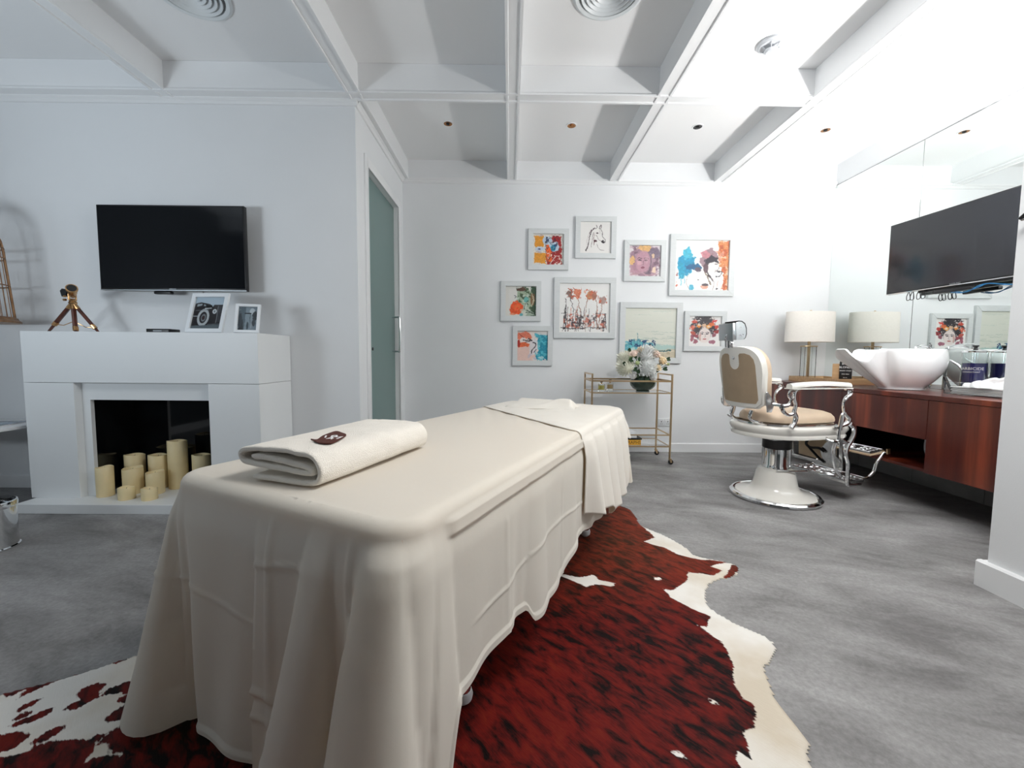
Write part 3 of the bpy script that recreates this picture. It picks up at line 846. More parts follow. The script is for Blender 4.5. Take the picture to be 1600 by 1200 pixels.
for box, fn, lb in (
        ((825.5, 357, 888, 422), art_orange, 'framed abstract print in orange, red and pale blue patches'),
        ((899.5, 338, 962, 404), art_horse, 'framed ink sketch of a horse head, topmost picture'),
        ((976, 375, 1039, 440), art_purple, 'framed print of a mauve dreaming face with blossoms'),
        ((1048, 365.5, 1145.5, 463), art_couple, 'large framed print of an embracing pair in turquoise and orange'),
        ((782.5, 439, 845, 502), art_flower_girl, 'framed print of an orange flower and dark green foliage, leftmost picture'),
        ((866, 433, 960.5, 529), art_reeds, 'large framed print of thin rust and black reeds'),
        ((969, 472, 1063.5, 568), art_sea, 'large framed pale seascape with blue boats, partly behind the flowers'),
        ((1070, 486, 1133, 549), art_crown, 'framed print of a face under a crown of red flowers'),
        ((801, 509, 863, 571.5), art_swan, 'framed coral and turquoise print with dark curve, lowest at left')):
    x0, z0, x1, z1 = wallrect(*box)
    frame(x0, z0, x1, z1, fn, lb)

# ------------------------------------------------------------------ fireplace
fp = empty('fireplace', (-2.455, 2.95, 0), label='white modern fireplace surround with black opening below the television', cat='fireplace')
FX0, FX1 = -3.235 + 2.455, -1.672 + 2.455
fy0, fy1 = 2.75 - 2.95, YL - .005 - 2.95
OX0, OX1 = -2.905 + 2.455, -2.012 + 2.455
MB().box(FX0, FX1, fy0, fy1, .848, 1.187, bevel=.0015, seg=1).build('lintel', M['fire_white'], fp)
MB().box(FX0, OX0, fy0, fy1, .062, .8455, bevel=.0015, seg=1).build('pillar', M['fire_white'], fp)
MB().box(OX1, FX1, fy0, fy1, .062, .8455, bevel=.0015, seg=1).build('pillar', M['fire_white'], fp)
MB().box(FX0 + .03, FX1 + .02, fy0 - .125, fy1, 0, .062, bevel=.002, seg=1).build('hearth', M['fire_white'], fp)
MB().box(OX0, OX0 + .055, fy0 + .05, fy0 + .075, .062, .846).box(OX0 + .055, OX1, fy0 + .05, fy0 + .075, .728, .846).box(OX1 - .02, OX1, fy0 + .05, fy0 + .075, .062, .728).build('inner_surround', M['fire_white'], fp)
bb = MB()
bb.box(OX0 + .04, OX1, fy1 - .03, fy1 - .01, .062, .74).box(OX0 + .04, OX0 + .0549, fy0 + .076, fy1 - .03, .062, .74).box(OX1 - .014, OX1, fy0 + .076, fy1 - .03, .062, .74).box(OX0 + .04, OX1, fy0 + .076, fy1 - .03, .73, .745)
bb.build('firebox', M['black_gloss'], fp)

# candles: x, y, radius, height
CN = [(-2.783, 2.80, .048, .205, 'ivory pillar candle at the left end of the fireplace'),
      (-2.583, 2.74, .046, .082, 'short ivory candle with slanted glow at the front of the hearth'),
      (-2.650, 2.865, .058, .180, 'ivory candle just behind the short front candle'),
      (-2.745, 2.990, .060, .245, 'tall ivory candle behind the left pair, near the black firebox'),
      (-2.570, 2.985, .058, .245, 'ivory candle in the back row left of the tallest one'),
      (-2.430, 2.990, .060, .350, 'tallest ivory candle in the back row'),
      (-2.265, 3.000, .058, .245, 'ivory candle at the far right, mostly hidden by the bed'),
      (-2.490, 2.86, .052, .155, 'ivory candle in the middle row beside the bed corner'),
      (-2.425, 2.735, .045, .078, 'short ivory candle half hidden behind the cream sheet')]
for x, y, r, h, lb in CN:
    t = empty('pillar_candle', (x, y, .062), label=lb, cat='candle', group='ivory candles in the fireplace')
    n = 36; P = []
    b = MB()
    prof = [(r * .96, 0), (r, .004), (r, h * .5), (r, h - .003), (r - .003, h), (r - .007, h - .002), (r - .010, h - .014), (r * .4, h - .018), (0, h - .018)]
    b.lathe([(0, 0)] + prof, n)
    for v in b.bm.verts:
        if v.co.z > h * .8:
            a = math.atan2(v.co.y, v.co.x)
            v.co.z += .004 * math.sin(a + x * 40) + .0025 * math.sin(3 * a + y * 30)
    b.build('wax', M['candle'], t, 50)
    MB().tube([(0, 0, h - .019), (.001, 0, h - .008), (.003, .001, h - .002)], .0012, 6).build('wick', M['wick'], t)

# ------------------------------------------------------------------ left television
tv = empty('television', (-2.437, 3.045, 1.803), label='black flat television on the wall above the white fireplace', cat='television')
w, h = 1.052 / 2, .604 / 2
MB().box(-w, w, -.012, .022, -h, h, bevel=.004).build('bezel', M['black'], tv)
MB().box(-w + .010, w - .010, -.0135, -.0115, -h + .016, h - .010).build('screen', M['screen'], tv)
MB().box(-w, w, -.0142, -.0118, -h - .001, -h + .006, bevel=.001, seg=1).build('chrome_edge', M['steel'], tv)
MB().box(-w * .7, w * .7, .022, .06, -h * .75, h * .6, bevel=.01).build('rear_housing', M['black'], tv)
MB().box(-.10, .10, .06, YL - .003 - 3.045, -.12, .12, bevel=.004).build('wall_bracket', M['black'], tv)
MB().box(-.155, -.030, -.004, .03, -h - .024, -h - .001, bevel=.008).build('sensor_bar', M['black'], tv)
text_mesh('badge', 'SAMSUNG', .011, M['steel'], tv, Matrix.Translation((-.005, -.0146, -h + .011)) @ Matrix.Rotation(math.pi / 2, 4, 'X'))
t = MB().box(-2.345, -2.315, YL - .014, YL, 1.187, 1.52, bevel=.002).build('cable_trunking', M['trim'])
tag(t, 'white vertical cable cover on the wall below the television', 'cable cover')

# ------------------------------------------------------------------ things on the mantel
MZ = 1.187
t = empty('set_top_box', (-2.44, 2.93, MZ), label='small black box lying on the mantel under the television', cat='media box')
MB().box(-.078, .078, -.05, .05, .003, .030, bevel=.003).build('case', M['black'], t)
for sx in (-.06, .06): MB().box(sx - .008, sx + .008, -.04, .04, 0, .003).build('foot', M['black'], t)
MB().box(-.03, .03, -.051, -.0495, .012, .020).build('display', M['black_gloss'], t)

tr = empty('model_telescope', (-3.03, 2.90, MZ), label='small brass telescope on a dark wooden tripod on the mantel', cat='ornament')
apex = Vector((0, 0, .205))
feet = [Vector((-.155, -.05, 0)), Vector((.10, -.055, 0)), Vector((.03, .11, 0))]
feet = [Vector((-.185, .0, 0)), Vector((.060, -.05, 0)), Vector((.125, .045, 0))]
for fpt in feet:
    d = (fpt - apex).normalized()
    lg = MB().tube([apex + d * .045, apex + d * .19], .0155, 8, flat=.7).build('leg', M['mahogany_leg'], tr)
    MB().tube([apex + d * .012, apex + d * .05], .0165, 10, flat=.75).build('brass_cap', M['brass_old'], lg)
    e0 = (fpt - apex).length
    MB().tube([apex + d * .180, apex + d * .208], .0175, 10, flat=.75).build('brass_collar', M['brass_old'], lg)
    MB().tube([apex + d * .21, apex + d * (e0 - .003), fpt], [.009, .007, .003], 8).build('foot', M['mahogany_leg'], lg)
MB().tube([(0, 0, .075), (0, 0, .205)], .007, 10).build('centre_post', M['brass_old'], tr)
b = MB()
for fpt in feet:
    q = apex + (fpt - apex).normalized() * .20
    b.tube([(0, 0, .078), q * .55 + Vector((0, 0, .018)), q], .0028, 6)
b.build('spreader', M['brass_old'], tr)
MB().lathe([(0, .195), (.02, .195), (.024, .205), (.018, .215), (.022, .225), (.012, .232), (0, .232)], 20).build('tripod_head', M['brass_old'], tr)
b = MB()
for s_ in (-1, 1): b.tube([(.0, s_ * .022, .222), (.0, s_ * .022, .262)], .005, 8)
b.tube([(-.02, -.026, .222), (-.035, -.026, .222)], .008, 10).tube([(-.02, -.026, .245), (-.034, -.026, .245)], .006, 10)
b.tube([(0, -.022, .224), (0, .022, .224)], .005, 8).tube([(0, -.026, .222), (0, -.026, .262)], .005, 8).build('yoke', M['brass_old'], tr)
dr = Vector((.62, -.62, .38)).normalized()
c0 = Vector((0, 0, .268))
b = MB()
b.tube([c0 - dr * .045, c0 - dr * .02, c0 - dr * .018, c0 + dr * .012, c0 + dr * .013, c0 + dr * .055, c0 + dr * .056, c0 + dr * .075], [.012, .013, .019, .020, .025, .026, .031, .031], 20)
b.build('telescope_tube', M['brass_old'], tr)
MB().tube([c0 + dr * .0755, c0 + dr * .077], .025, 20).build('lens', M['black_gloss'], tr)
MB().prism([(-.060, .245), (-.025, .248), (-.012, .292), (-.055, .300), (-.070, .285)], 'y', -.018, .012, bevel=.004).build('dark_counterweight', M['black'], tr)


def photo_stand(loc, w, h, bw, rz, cv, label):
    t = empty('photo_frame', loc, rz=rz, label=label, cat='photo frame', group='photo frames on the mantel')
    R = Matrix.Rotation(-math.radians(17), 4, 'X')
    cs = [(-w / 2, 0), (w / 2, 0), (w / 2, h), (-w / 2, h)]
    ci = [(-w / 2 + bw, bw), (w / 2 - bw, bw), (w / 2 - bw, h - bw), (-w / 2 + bw, h - bw)]
    for i in range(4):
        j = (i + 1) % 4
        MB().prism([cs[i], cs[j], ci[j], ci[i]], 'y', -.018, 0, bevel=.0015, mtx=R).build('frame_rail', M['photo_frame'], t)
    MB().box(-w / 2 + .004, w / 2 - .004, -.001, .003, .004, h - .004, mtx=R).build('backing_board', M['black'], t)
    cv.mesh('photograph', w - 2 * bw, h - 2 * bw, t, M['photo'], R @ Matrix.Translation((0, -.006, h / 2)), paint=False)
    MB().box(-.02, .02, -.003, .002, 0, h * .72, mtx=Matrix.Translation((0, .012 + h * .36, .001)) @ Matrix.Rotation(math.radians(20), 4, 'X')).build('easel_strut', M['black'], t)
    return t


def art_car():
    c = Cv(n=72, ny=88, bg=(176, 192, 204)); k = (34, 30, 34)
    c.poly([(.02, .20), (.20, .16), (.52, .22), (.62, .30), (.66, .24), (.98, .24), (1, .8), (.95, .95), (0, .92), (0, .3)], k)
    c.poly([(.0, .0), (1, 0), (1, .22), (.66, .24), (.60, .30), (.50, .20), (.2, .15), (.02, .18)], (176, 194, 208))
    c.poly([(.08, .22), (.24, .20), (.25, .26), (.08, .30)], (150, 160, 166)); c.poly([(.30, .22), (.44, .25), (.44, .30), (.30, .28)], (130, 140, 146)); c.poly([(.36, .34), (.60, .33), (.58, .36), (.36, .38)], (186, 192, 196))
    c.blob(.36, .64, .20, .27, (180, 186, 190), rough=0, soft=.05); c.blob(.36, .64, .125, .18, k, rough=0, soft=.05); c.blob(.37, .65, .085, .12, (120, 126, 130), rough=0, soft=.2); c.blob(.37, .65, .05, .07, (60, 40, 40), rough=0)
    c.blob(.71, .45, .07, .075, (206, 212, 216), rough=0, soft=.1); c.blob(.71, .45, .035, .04, (120, 130, 134), rough=0)
    c.poly([(.80, .28), (.98, .26), (1, .78), (.82, .80)], (52, 52, 58)); c.line([(.80, .28), (.82, .80)], .008, (140, 146, 150)); c.line([(.98, .26), (1, .78)], .008, (120, 126, 130))
    c.line([(.0, .60), (.16, .60)], .014, (150, 156, 160)); c.line([(.05, .42), (.5, .40)], .006, (110, 116, 120)); c.line([(.55, .86), (.98, .84)], .014, (84, 90, 94))
    c.poly([(0, .90), (1, .86), (1, 1), (0, 1)], (92, 102, 108))
    return c


def art_portrait():
    c = Cv(n=48, ny=64, bg=(120, 134, 144)); c.blob(.3, .5, .4, .5, (84, 100, 110), rough=.3); c.poly([(.38, .02), (.62, .02), (.60, .5), (.66, .98), (.34, .98), (.36, .5)], (128, 144, 154), rough=.03)
    c.blob(.72, .18, .14, .14, (186, 198, 206), rough=.2); c.blob(.86, .38, .12, .20, (50, 58, 64), rough=.4); c.blob(.82, .68, .10, .16, (60, 70, 76), rough=.5); c.poly([(0, 1), (.24, .5), (.30, 1)], (40, 48, 54)); c.blob(.1, .6, .1, .3, (50, 60, 68))
    c.blob(.5, .8, .06, .16, (60, 72, 80), rough=.3); c.line([(.66, .3), (.7, .9)], .02, (170, 184, 190), .7)
    return c


photo_stand((-2.055, 2.80, MZ), .262, .282, .026, math.radians(-4), art_car(), 'white photo frame with vintage car picture, on the mantel')
photo_stand((-1.772, 2.80, MZ), .150, .205, .018, math.radians(14), art_portrait(), 'smaller white photo frame with blurred portrait at the mantel corner')

# ------------------------------------------------------------------ bird cage
bc = empty('bird_cage', (-3.715, 2.80, 1.25), label='domed copper wire bird cage hanging at the left edge', cat='bird cage')
R0 = .255
MB().lathe([(0, .0), (R0 + .035, .0), (R0 + .035, .012), (R0 + .022, .022), (R0 + .018, .034), (R0 + .004, .042), (0, .042)], 48).build('base', M['cage'], bc)
NB = 40


def cage_pt(t, a):
    # t 0..1 along wire: straight wall then dome
    if t < .62:
        z = .042 + t / .62 * .43; r = R0 + .006 - .030 * (t / .62)
    else:
        u = (t - .62) / .38; th = u * math.pi / 2
        r = (R0 - .024) * math.cos(th) ** .8 if u < 1 else 0; z = .472 + .30 * math.sin(th)
    return (r * math.cos(a), r * math.sin(a), z)


b = MB()
for i in range(NB):
    a = 2 * math.pi * i / NB
    b.tube([cage_pt(t, a) for t in np.linspace(0, .98, 14)], .0019, 5)
tag(b.build('wire_bars', M['cage'], bc), kind='stuff')
for i in range(6):
    a = 2 * math.pi * i / 6 + .02
    MB().tube([cage_pt(t, a) for t in np.linspace(0, 1, 18)], .0075, 6).build('rib', M['cage'], bc)
for z, t_ in ((.26, .315), (.45, .588), (.50, .66)):
    r = math.hypot(*cage_pt(t_, 0)[:2])
    MB().tube([(r * math.cos(a), r * math.sin(a), cage_pt(t_, 0)[2]) for a in np.linspace(0, 2 * math.pi, 40, endpoint=False)], .004, 6, closed=True).build('hoop', M['cage'], bc)
MB().tube([(0, 0, .77), (0, 0, .80), (.02, 0, .83), (0, 0, .86), (-.02, 0, .83), (0, 0, .80)], .004, 6, smooth=4).build('top_loop', M['cage'], bc)
MB().tube([(0, 0, .86), (0, 0, ZT - 1.25 - .004)], .003, 6).build('hanging_rod', M['cage'], bc)
MB().tube([(-.2, 0, .11), (.2, 0, .11)], .006, 8).build('perch', M['cage'], bc)
bird = empty('decorative_bird', (-3.715 + .15, 2.72, 1.25 + .117), label='small teal ornamental bird inside the bird cage', cat='ornament')
MB().ell((.0, 0, .035), (.055, .028, .030), 3).ell((.05, 0, .062), (.022, .019, .02), 2).build('body', M['teal'], bird, 60)
MB().prism([(-.04, .03), (-.12, .012), (-.125, .022), (-.04, .05)], 'y', -.012, .012, bevel=.003).build('tail', M['teal'], bird)
MB().tube([(.068, 0, .062), (.088, 0, .058)], [.006, .001], 8).build('beak', M['black'], bird)
MB().tube([(0, .01, .01), (0, .01, -.001)], .003, 6).tube([(0, -.01, .01), (0, -.01, -.001)], .003, 6).build('legs', M['black'], bird)

# ------------------------------------------------------------------ white side table with magazine
st = empty('side_table', (-3.70, 2.78, 0), label='white side table at the left edge beside the fireplace', cat='table')
tx = .385
MB().box(-.40, tx, -.26, .30, .525, .548, bevel=.004).build('table_top', M['trim'], st)
for sx, sy in ((-.33, -.20), (.30, -.20), (-.33, .24), (.30, .24)):
    MB().tube([(sx * .80, sy * .8, .526), (sx * 1.18, sy * 1.12, .012), (sx * 1.19, sy * 1.12, 0)], [.022, .013, .012], 12).build('leg', M['trim'], st)
mg = empty('magazine', (-3.52, 2.80, .548), rz=.25, label='blue covered magazine lying on the white side table', cat='magazine')
cvm = Cv(n=40, ny=52, bg=(58, 92, 122)); cvm.blob(.5, .4, .4, .2, (150, 180, 200), rough=.6); cvm.blob(.6, .7, .4, .12, (24, 36, 60), rough=.6); cvm.mottle((0, 0, 1, 1), (200, 214, 222), .3, 8); cvm.blob(.3, .8, .2, .1, (120, 60, 50), rough=.5)
MB().box(-.11, .11, -.145, .145, 0, .007, bevel=.001, seg=1).build('pages', M['paper'], mg)
cvm.mesh('cover', .22, .29, mg, M['photo'], Matrix.Translation((0, 0, .0076)) @ Matrix.Rotation(-math.pi / 2, 4, 'X'))

# chrome bin
bn = empty('waste_bin', (-2.775, 2.13, 0), label='shiny chrome cylindrical bin on the floor at the left edge', cat='bin')
MB().lathe([(0, .006), (.118, .006), (.122, .012), (.122, .225), (.118, .225), (.117, .012), (0, .010)], 48).build('body', M['chrome'], bn)
MB().lathe([(.117, .220), (.126, .222), (.128, .240), (.126, .252), (.120, .255), (.116, .240)], 48).build('rim', M['chrome'], bn)
MB().lathe([(.124, 0), (.128, .002), (.128, .010), (.120, .016), (.116, .006), (.118, 0)], 48).build('base_ring', M['chrome'], bn)
MB().lathe([(0, .012), (.112, .012), (.114, .20), (.110, .20), (.108, .016), (0, .016)], 36).build('inner_bucket', M['black'], bn)

# ------------------------------------------------------------------ cowhide rug
RUG = [(.773, 2.835), (.839, 2.752), (.836, 2.60), (.833, 2.486), (.926, 2.341), (.98, 2.205), (.991, 2.109), (1.11, 2.043), (1.158, 1.998), (1.101, 1.907), (.964, 1.85),
       (.883, 1.756), (.853, 1.653), (.904, 1.55), (.972, 1.476), (.975, 1.409), (.914, 1.346), (.869, 1.303), (.828, 1.176), (.832, 1.09), (.823, 1.033), (.789, .983),
       (.70, .70), (.62, .45), (.60, .2), (.66, -.1), (.55, -.35), (.35, -.30), (.1, -.2), (-.4, -.25), (-.8, -.3), (-1.1, -.55), (-1.35, -.5), (-1.3, -.15), (-1.3, .15),
       (-1.65, .35), (-1.95, .55), (-1.95, .85), (-1.75, 1.08), (-1.553, 1.201), (-1.492, 1.233), (-1.428, 1.266), (-1.367, 1.307), (-1.302, 1.357), (-1.1, 1.5), (-.85, 1.75), (-.7, 2.05), (-.4, 2.3),
       (-.1, 2.35), (.2, 2.35), (.4, 2.5), (.5, 2.7), (.65, 2.83)]
RUGS = [(p.x, p.y) for p in catmull([(x, y, 0) for x, y in RUG], 5, True)]


def sdist(X, Y, pts):
    ins = np.zeros(X.shape, bool); dist = np.full(X.shape, 9.0)
    n = len(pts)
    for k in range(n):
        x0, y0 = pts[k]; x1, y1 = pts[(k + 1) % n]
        c = ((y0 > Y) != (y1 > Y)) & (X < (x1 - x0) * (Y - y0) / ((y1 - y0) or 1e-9) + x0)
        ins ^= c
        dx, dy = x1 - x0, y1 - y0
        t = np.clip(((X - x0) * dx + (Y - y0) * dy) / (dx * dx + dy * dy + 1e-12), 0, 1)
        dist = np.minimum(dist, np.hypot(X - x0 - t * dx, Y - y0 - t * dy))
    return np.where(ins, dist, -dist)


def gpx(pts):
    """photo pixels of marks lying on the rug -> floor metres"""
    out = []
    for px, py in pts:
        d = np.array([px - 800.0, 600.0 - py, -642.0])
        r = np.array([_X @ d, _Y @ d, _Z @ d]); t = -CH / r[2]
        out.append((r[0] * t, r[1] * t))
    return out


BROWN = gpx([(955, 780), (976, 788), (990, 800), (1002, 822), (1023, 841), (1006, 848), (1036, 857), (1059, 869), (1100, 876), (1141, 880), (1111, 887), (1128, 893), (1115, 902), (1096, 898), (1074, 896), (1070, 912), (1051, 925), (1036, 921),
             (1048, 936), (1070, 947), (1109, 966), (1102, 981), (1088, 978), (1130, 1007), (1147, 1041), (1145, 1071), (1160, 1095), (1177, 1104), (1181, 1142), (1163, 1148), (1170, 1170), (1177, 1191), (1156, 1175), (1150, 1190), (1165, 1215)]) + \
    [(.46, .72), (.30, .45), (.20, .2), (-.1, .1), (-.5, .1), (-.85, .3), (-1.0, .6), (-.98, .9), (-1.02, 1.1), (-.9, 1.4), (-.6, 1.7), (-.4, 2.0), (0, 2.15), (.3, 2.3), (.55, 2.7), (.65, 2.9)]
PATCH = [gpx([(1128, 905), (1138, 893), (1146, 883), (1156, 885), (1154, 893), (1140, 902)])]
WHITE = [gpx([(864, 897), (880, 899), (905, 905), (916, 903), (928, 900), (935, 908), (962, 914), (958, 919), (930, 915), (915, 919), (905, 914), (880, 904)]),
         gpx([(1105, 1095), (1115, 1098), (1125, 1105), (1112, 1104)]), gpx([(1048, 1175), (1060, 1177), (1072, 1187), (1055, 1184)]), gpx([(1020, 904), (1032, 905), (1034, 909), (1022, 908)])]
SPOT = [gpx(p) for p in (
    [(-20, 1080), (0, 1080), (60, 1062), (140, 1040), (150, 1044), (120, 1056), (90, 1064), (60, 1080), (30, 1095), (45, 1078), (15, 1092)],
    [(172, 1038), (202, 1026), (203, 1031), (180, 1040)],
    [(20, 1115), (45, 1100), (72, 1092), (55, 1104), (25, 1118)],
    [(18, 1128), (35, 1115), (55, 1112), (45, 1122), (20, 1130)], [(14, 1138), (40, 1124), (75, 1110), (90, 1106), (75, 1120), (45, 1132), (20, 1140)],
    [(98, 1113), (108, 1105), (128, 1095), (122, 1088), (125, 1080), (150, 1070), (168, 1070), (160, 1080), (155, 1092), (140, 1100), (120, 1112)],
    [(160, 1090), (170, 1078), (200, 1068), (215, 1070), (215, 1088), (190, 1088)], [(186, 1100), (190, 1090), (215, 1090), (215, 1100)],
    [(158, 1130), (172, 1118), (190, 1106), (215, 1100), (215, 1125), (180, 1130)],
    [(-20, 1152), (30, 1146), (55, 1148), (40, 1160), (25, 1175), (-20, 1185)], [(50, 1165), (65, 1152), (85, 1140), (104, 1136), (98, 1146), (80, 1156), (66, 1165)],
    [(-20, 1190), (20, 1184), (48, 1176), (60, 1165), (100, 1160), (140, 1158), (150, 1150), (165, 1150), (150, 1162), (148, 1175), (135, 1190), (120, 1215), (-20, 1230)],
    [(150, 1165), (165, 1150), (190, 1135), (215, 1130), (215, 1180), (175, 1178), (165, 1165)], [(125, 1200), (150, 1188), (185, 1180), (200, 1200), (180, 1240), (110, 1240)])]
gx = .0105
xs = np.arange(-2.05, 1.22, gx); ys = np.arange(-.62, 2.90, gx)
GX, GY = np.meshgrid(xs, ys)
edge = sdist(GX, GY, RUGS)
jx = .5 * (fbm(GX * 16, GY * 16, 5) * .022); jy = .5 * fbm(GX * 16 + 7, GY * 16, 8) * .022
brown = sdist(GX + jx, GY + jy, BROWN)
for p in PATCH + SPOT: brown = np.maximum(brown, sdist(GX + jx, GY + jy, p))
for p in WHITE: brown = np.minimum(brown, -sdist(GX + jx * .6, GY + jy * .6, p))
# invented markings of the part hidden under the bed and outside the frame
far = (GY < .72) | ((GX < -1.05) & (GY < .95))
brown = np.where(far & (edge > 0), np.maximum(brown, .10 * fbm(GX * 2.6, GY * 2.6, 31) + .01), brown)
keep = edge > -.004
idx = -np.ones(GX.shape, int); idx[keep] = np.arange(keep.sum())
zz = .001 + .0055 * np.clip(edge / .02, 0, 1) + .0012 * fbm(GX * 9, GY * 9, 3) * np.clip(edge / .02, 0, 1)
# a soft ridge where the hide does not lie quite flat
zz += .006 * np.exp(-((GX - .72) ** 2 + (GY - 2.55) ** 2) / .012) * np.clip(edge / .05, 0, 1)
q = keep[:-1, :-1] & keep[1:, :-1] & keep[1:, 1:] & keep[:-1, 1:]
fc = np.stack([idx[:-1, :-1][q], idx[:-1, 1:][q], idx[1:, 1:][q], idx[1:, :-1][q]], -1)
me = bpy.data.meshes.new('cowhide_rug')
vx = GX.copy(); vy = GY.copy()
me.from_pydata(np.stack([vx[keep], vy[keep], zz[keep]], -1).tolist(), [], fc.tolist())
at = me.attributes.new('brown', 'FLOAT', 'POINT'); at.data.foreach_set('value', brown[keep].astype(np.float32))


def rug_mat():
    m, nt, b = new_mat('cowhide')
    L = nt.links.new
    N = nt.nodes.new
    at = N('ShaderNodeAttribute'); at.attribute_name = 'brown'
    tc = N('ShaderNodeTexCoord')
    mp = N('ShaderNodeMapping'); mp.vector_type = 'TEXTURE'; mp.inputs['Rotation'].default_value = (0, 0, -.7); mp.inputs['Scale'].default_value = (.045, .008, 1)
    L(tc.outputs['Object'], mp.inputs[0])
    nz = N('ShaderNodeTexNoise'); nz.inputs['Scale'].default_value = 1.0; nz.inputs['Detail'].default_value = 4
    L(mp.outputs[0], nz.inputs['Vector'])
    ma = N('ShaderNodeMath'); ma.operation = 'MULTIPLY_ADD'; ma.inputs[1].default_value = .022; ma.inputs[2].default_value = -.011
    L(nz.outputs['Fac'], ma.inputs[0])
    ad = N('ShaderNodeMath'); ad.operation = 'ADD'; L(at.outputs['Fac'], ad.inputs[0]); L(ma.outputs[0], ad.inputs[1])
    mr = N('ShaderNodeMapRange'); mr.inputs['From Min'].default_value = -.0018; mr.inputs['From Max'].default_value = .0022
    L(ad.outputs[0], mr.inputs['Value'])
    sx = N('ShaderNodeSeparateXYZ'); L(tc.outputs['Object'], sx.inputs[0])
    # brindled red brown
    mp2 = N('ShaderNodeMapping'); mp2.vector_type = 'TEXTURE'; mp2.inputs['Rotation'].default_value = (0, 0, -.85); mp2.inputs['Scale'].default_value = (.085, .034, 1)
    L(tc.outputs['Object'], mp2.inputs[0])
    n2 = N('ShaderNodeTexNoise'); n2.inputs['Scale'].default_value = 1.0; n2.inputs['Detail'].default_value = 6; n2.inputs['Roughness'].default_value = .62; n2.inputs['Distortion'].default_value = .4
    L(mp2.outputs[0], n2.inputs['Vector'])
    n3 = N('ShaderNodeTexNoise'); n3.inputs['Scale'].default_value = 1.3; n3.inputs['Detail'].default_value = 2
    L(tc.outputs['Object'], n3.inputs['Vector'])
    sm = N('ShaderNodeMath'); sm.operation = 'MULTIPLY_ADD'; sm.inputs[1].default_value = .45; L(n3.outputs['Fac'], sm.inputs[0]); L(n2.outputs['Fac'], sm.inputs[2])
    r = N('ShaderNodeValToRGB'); e = r.color_ramp.elements
    e[0].position = .60; e[0].color = (.004, .0015, .0015, 1)
    e[1].position = 1.0; e[1].color = (.15, .014, .005, 1)
    k = e.new(.69); k.color = (.060, .004, .003, 1)
    k = e.new(.80); k.color = (.120, .006, .004, 1)
    L(sm.outputs[0], r.inputs[0])
    n4 = N('ShaderNodeTexNoise'); n4.inputs['Scale'].default_value = 3; n4.inputs['Detail'].default_value = 5
    L(tc.outputs['Object'], n4.inputs['Vector'])
    r2 = N('ShaderNodeValToRGB'); r2.color_ramp.elements[0].color = (.60, .53, .43, 1); r2.color_ramp.elements[1].color = (.78, .76, .72, 1)
    r2.color_ramp.elements[0].position = .35; r2.color_ramp.elements[1].position = .6
    L(n4.outputs['Fac'], r2.inputs[0])
    mx = N('ShaderNodeMix'); mx.data_type = 'RGBA'
    # the brown turns lighter and more orange towards the far end
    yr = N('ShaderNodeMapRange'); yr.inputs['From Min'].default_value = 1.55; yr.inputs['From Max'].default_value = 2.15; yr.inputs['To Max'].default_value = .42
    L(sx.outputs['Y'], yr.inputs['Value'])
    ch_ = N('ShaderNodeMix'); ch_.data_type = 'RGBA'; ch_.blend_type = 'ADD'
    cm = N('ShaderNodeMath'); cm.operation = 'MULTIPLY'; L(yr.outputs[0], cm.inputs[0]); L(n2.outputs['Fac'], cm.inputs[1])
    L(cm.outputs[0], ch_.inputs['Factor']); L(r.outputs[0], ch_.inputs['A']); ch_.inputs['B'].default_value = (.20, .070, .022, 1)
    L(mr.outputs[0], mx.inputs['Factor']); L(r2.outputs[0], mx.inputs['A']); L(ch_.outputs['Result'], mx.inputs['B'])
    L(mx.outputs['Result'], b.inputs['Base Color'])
    b.inputs['Roughness'].default_value = .6; b.inputs['Specular IOR Level'].default_value = .12
    bp = N('ShaderNodeBump'); bp.inputs['Strength'].default_value = .35; bp.inputs['Distance'].default_value = .004
    mp5 = N('ShaderNodeMapping'); mp5.vector_type = 'TEXTURE'; mp5.inputs['Rotation'].default_value = (0, 0, -.85); mp5.inputs['Scale'].default_value = (.03, .004, 1)
    L(tc.outputs['Object'], mp5.inputs[0])
    n5 = N('ShaderNodeTexNoise'); n5.inputs['Scale'].default_value = 1; n5.inputs['Detail'].default_value = 3
    L(mp5.outputs[0], n5.inputs['Vector']); L(n5.outputs['Fac'], bp.inputs['Height']); L(bp.outputs[0], b.inputs['Normal'])
    return m


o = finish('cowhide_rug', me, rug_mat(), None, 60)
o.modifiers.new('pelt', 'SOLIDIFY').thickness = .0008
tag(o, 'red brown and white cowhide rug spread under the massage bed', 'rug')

# ------------------------------------------------------------------ massage bed
UA = math.atan2(.45, .893)
BO = Vector((0, 0, 0))
BA = Matrix.Rotation(-UA, 4, 'Z')      # local y = along the bed (a), local x = across (b)


def bedP(a, b, z):
    return Vector((.45 * a + .893 * b, .893 * a - .45 * b, z))


A0, A1, B0, B1, TZ = .575, 2.69, -1.345, -.515, .722
AC, BC = (A0 + A1) / 2, (B0 + B1) / 2
bd = empty('massage_bed', (*bedP(AC, BC, 0).xy, 0), rz=-UA, label='massage bed under cream sheets standing on the cowhide rug', cat='massage bed')
hw, hl = (B1 - B0) / 2, (A1 - A0) / 2
MB().box(-hw + .014, hw - .014, -hl + .014, hl - .014, .62, TZ - .012, bevel=.03, seg=3).build('mattress', M['leather'], bd)
MB().box(-hw + .06, hw - .06, -hl + .1, hl - .1, .56, .619, bevel=.004).build('bed_deck', M['enamel'], bd)
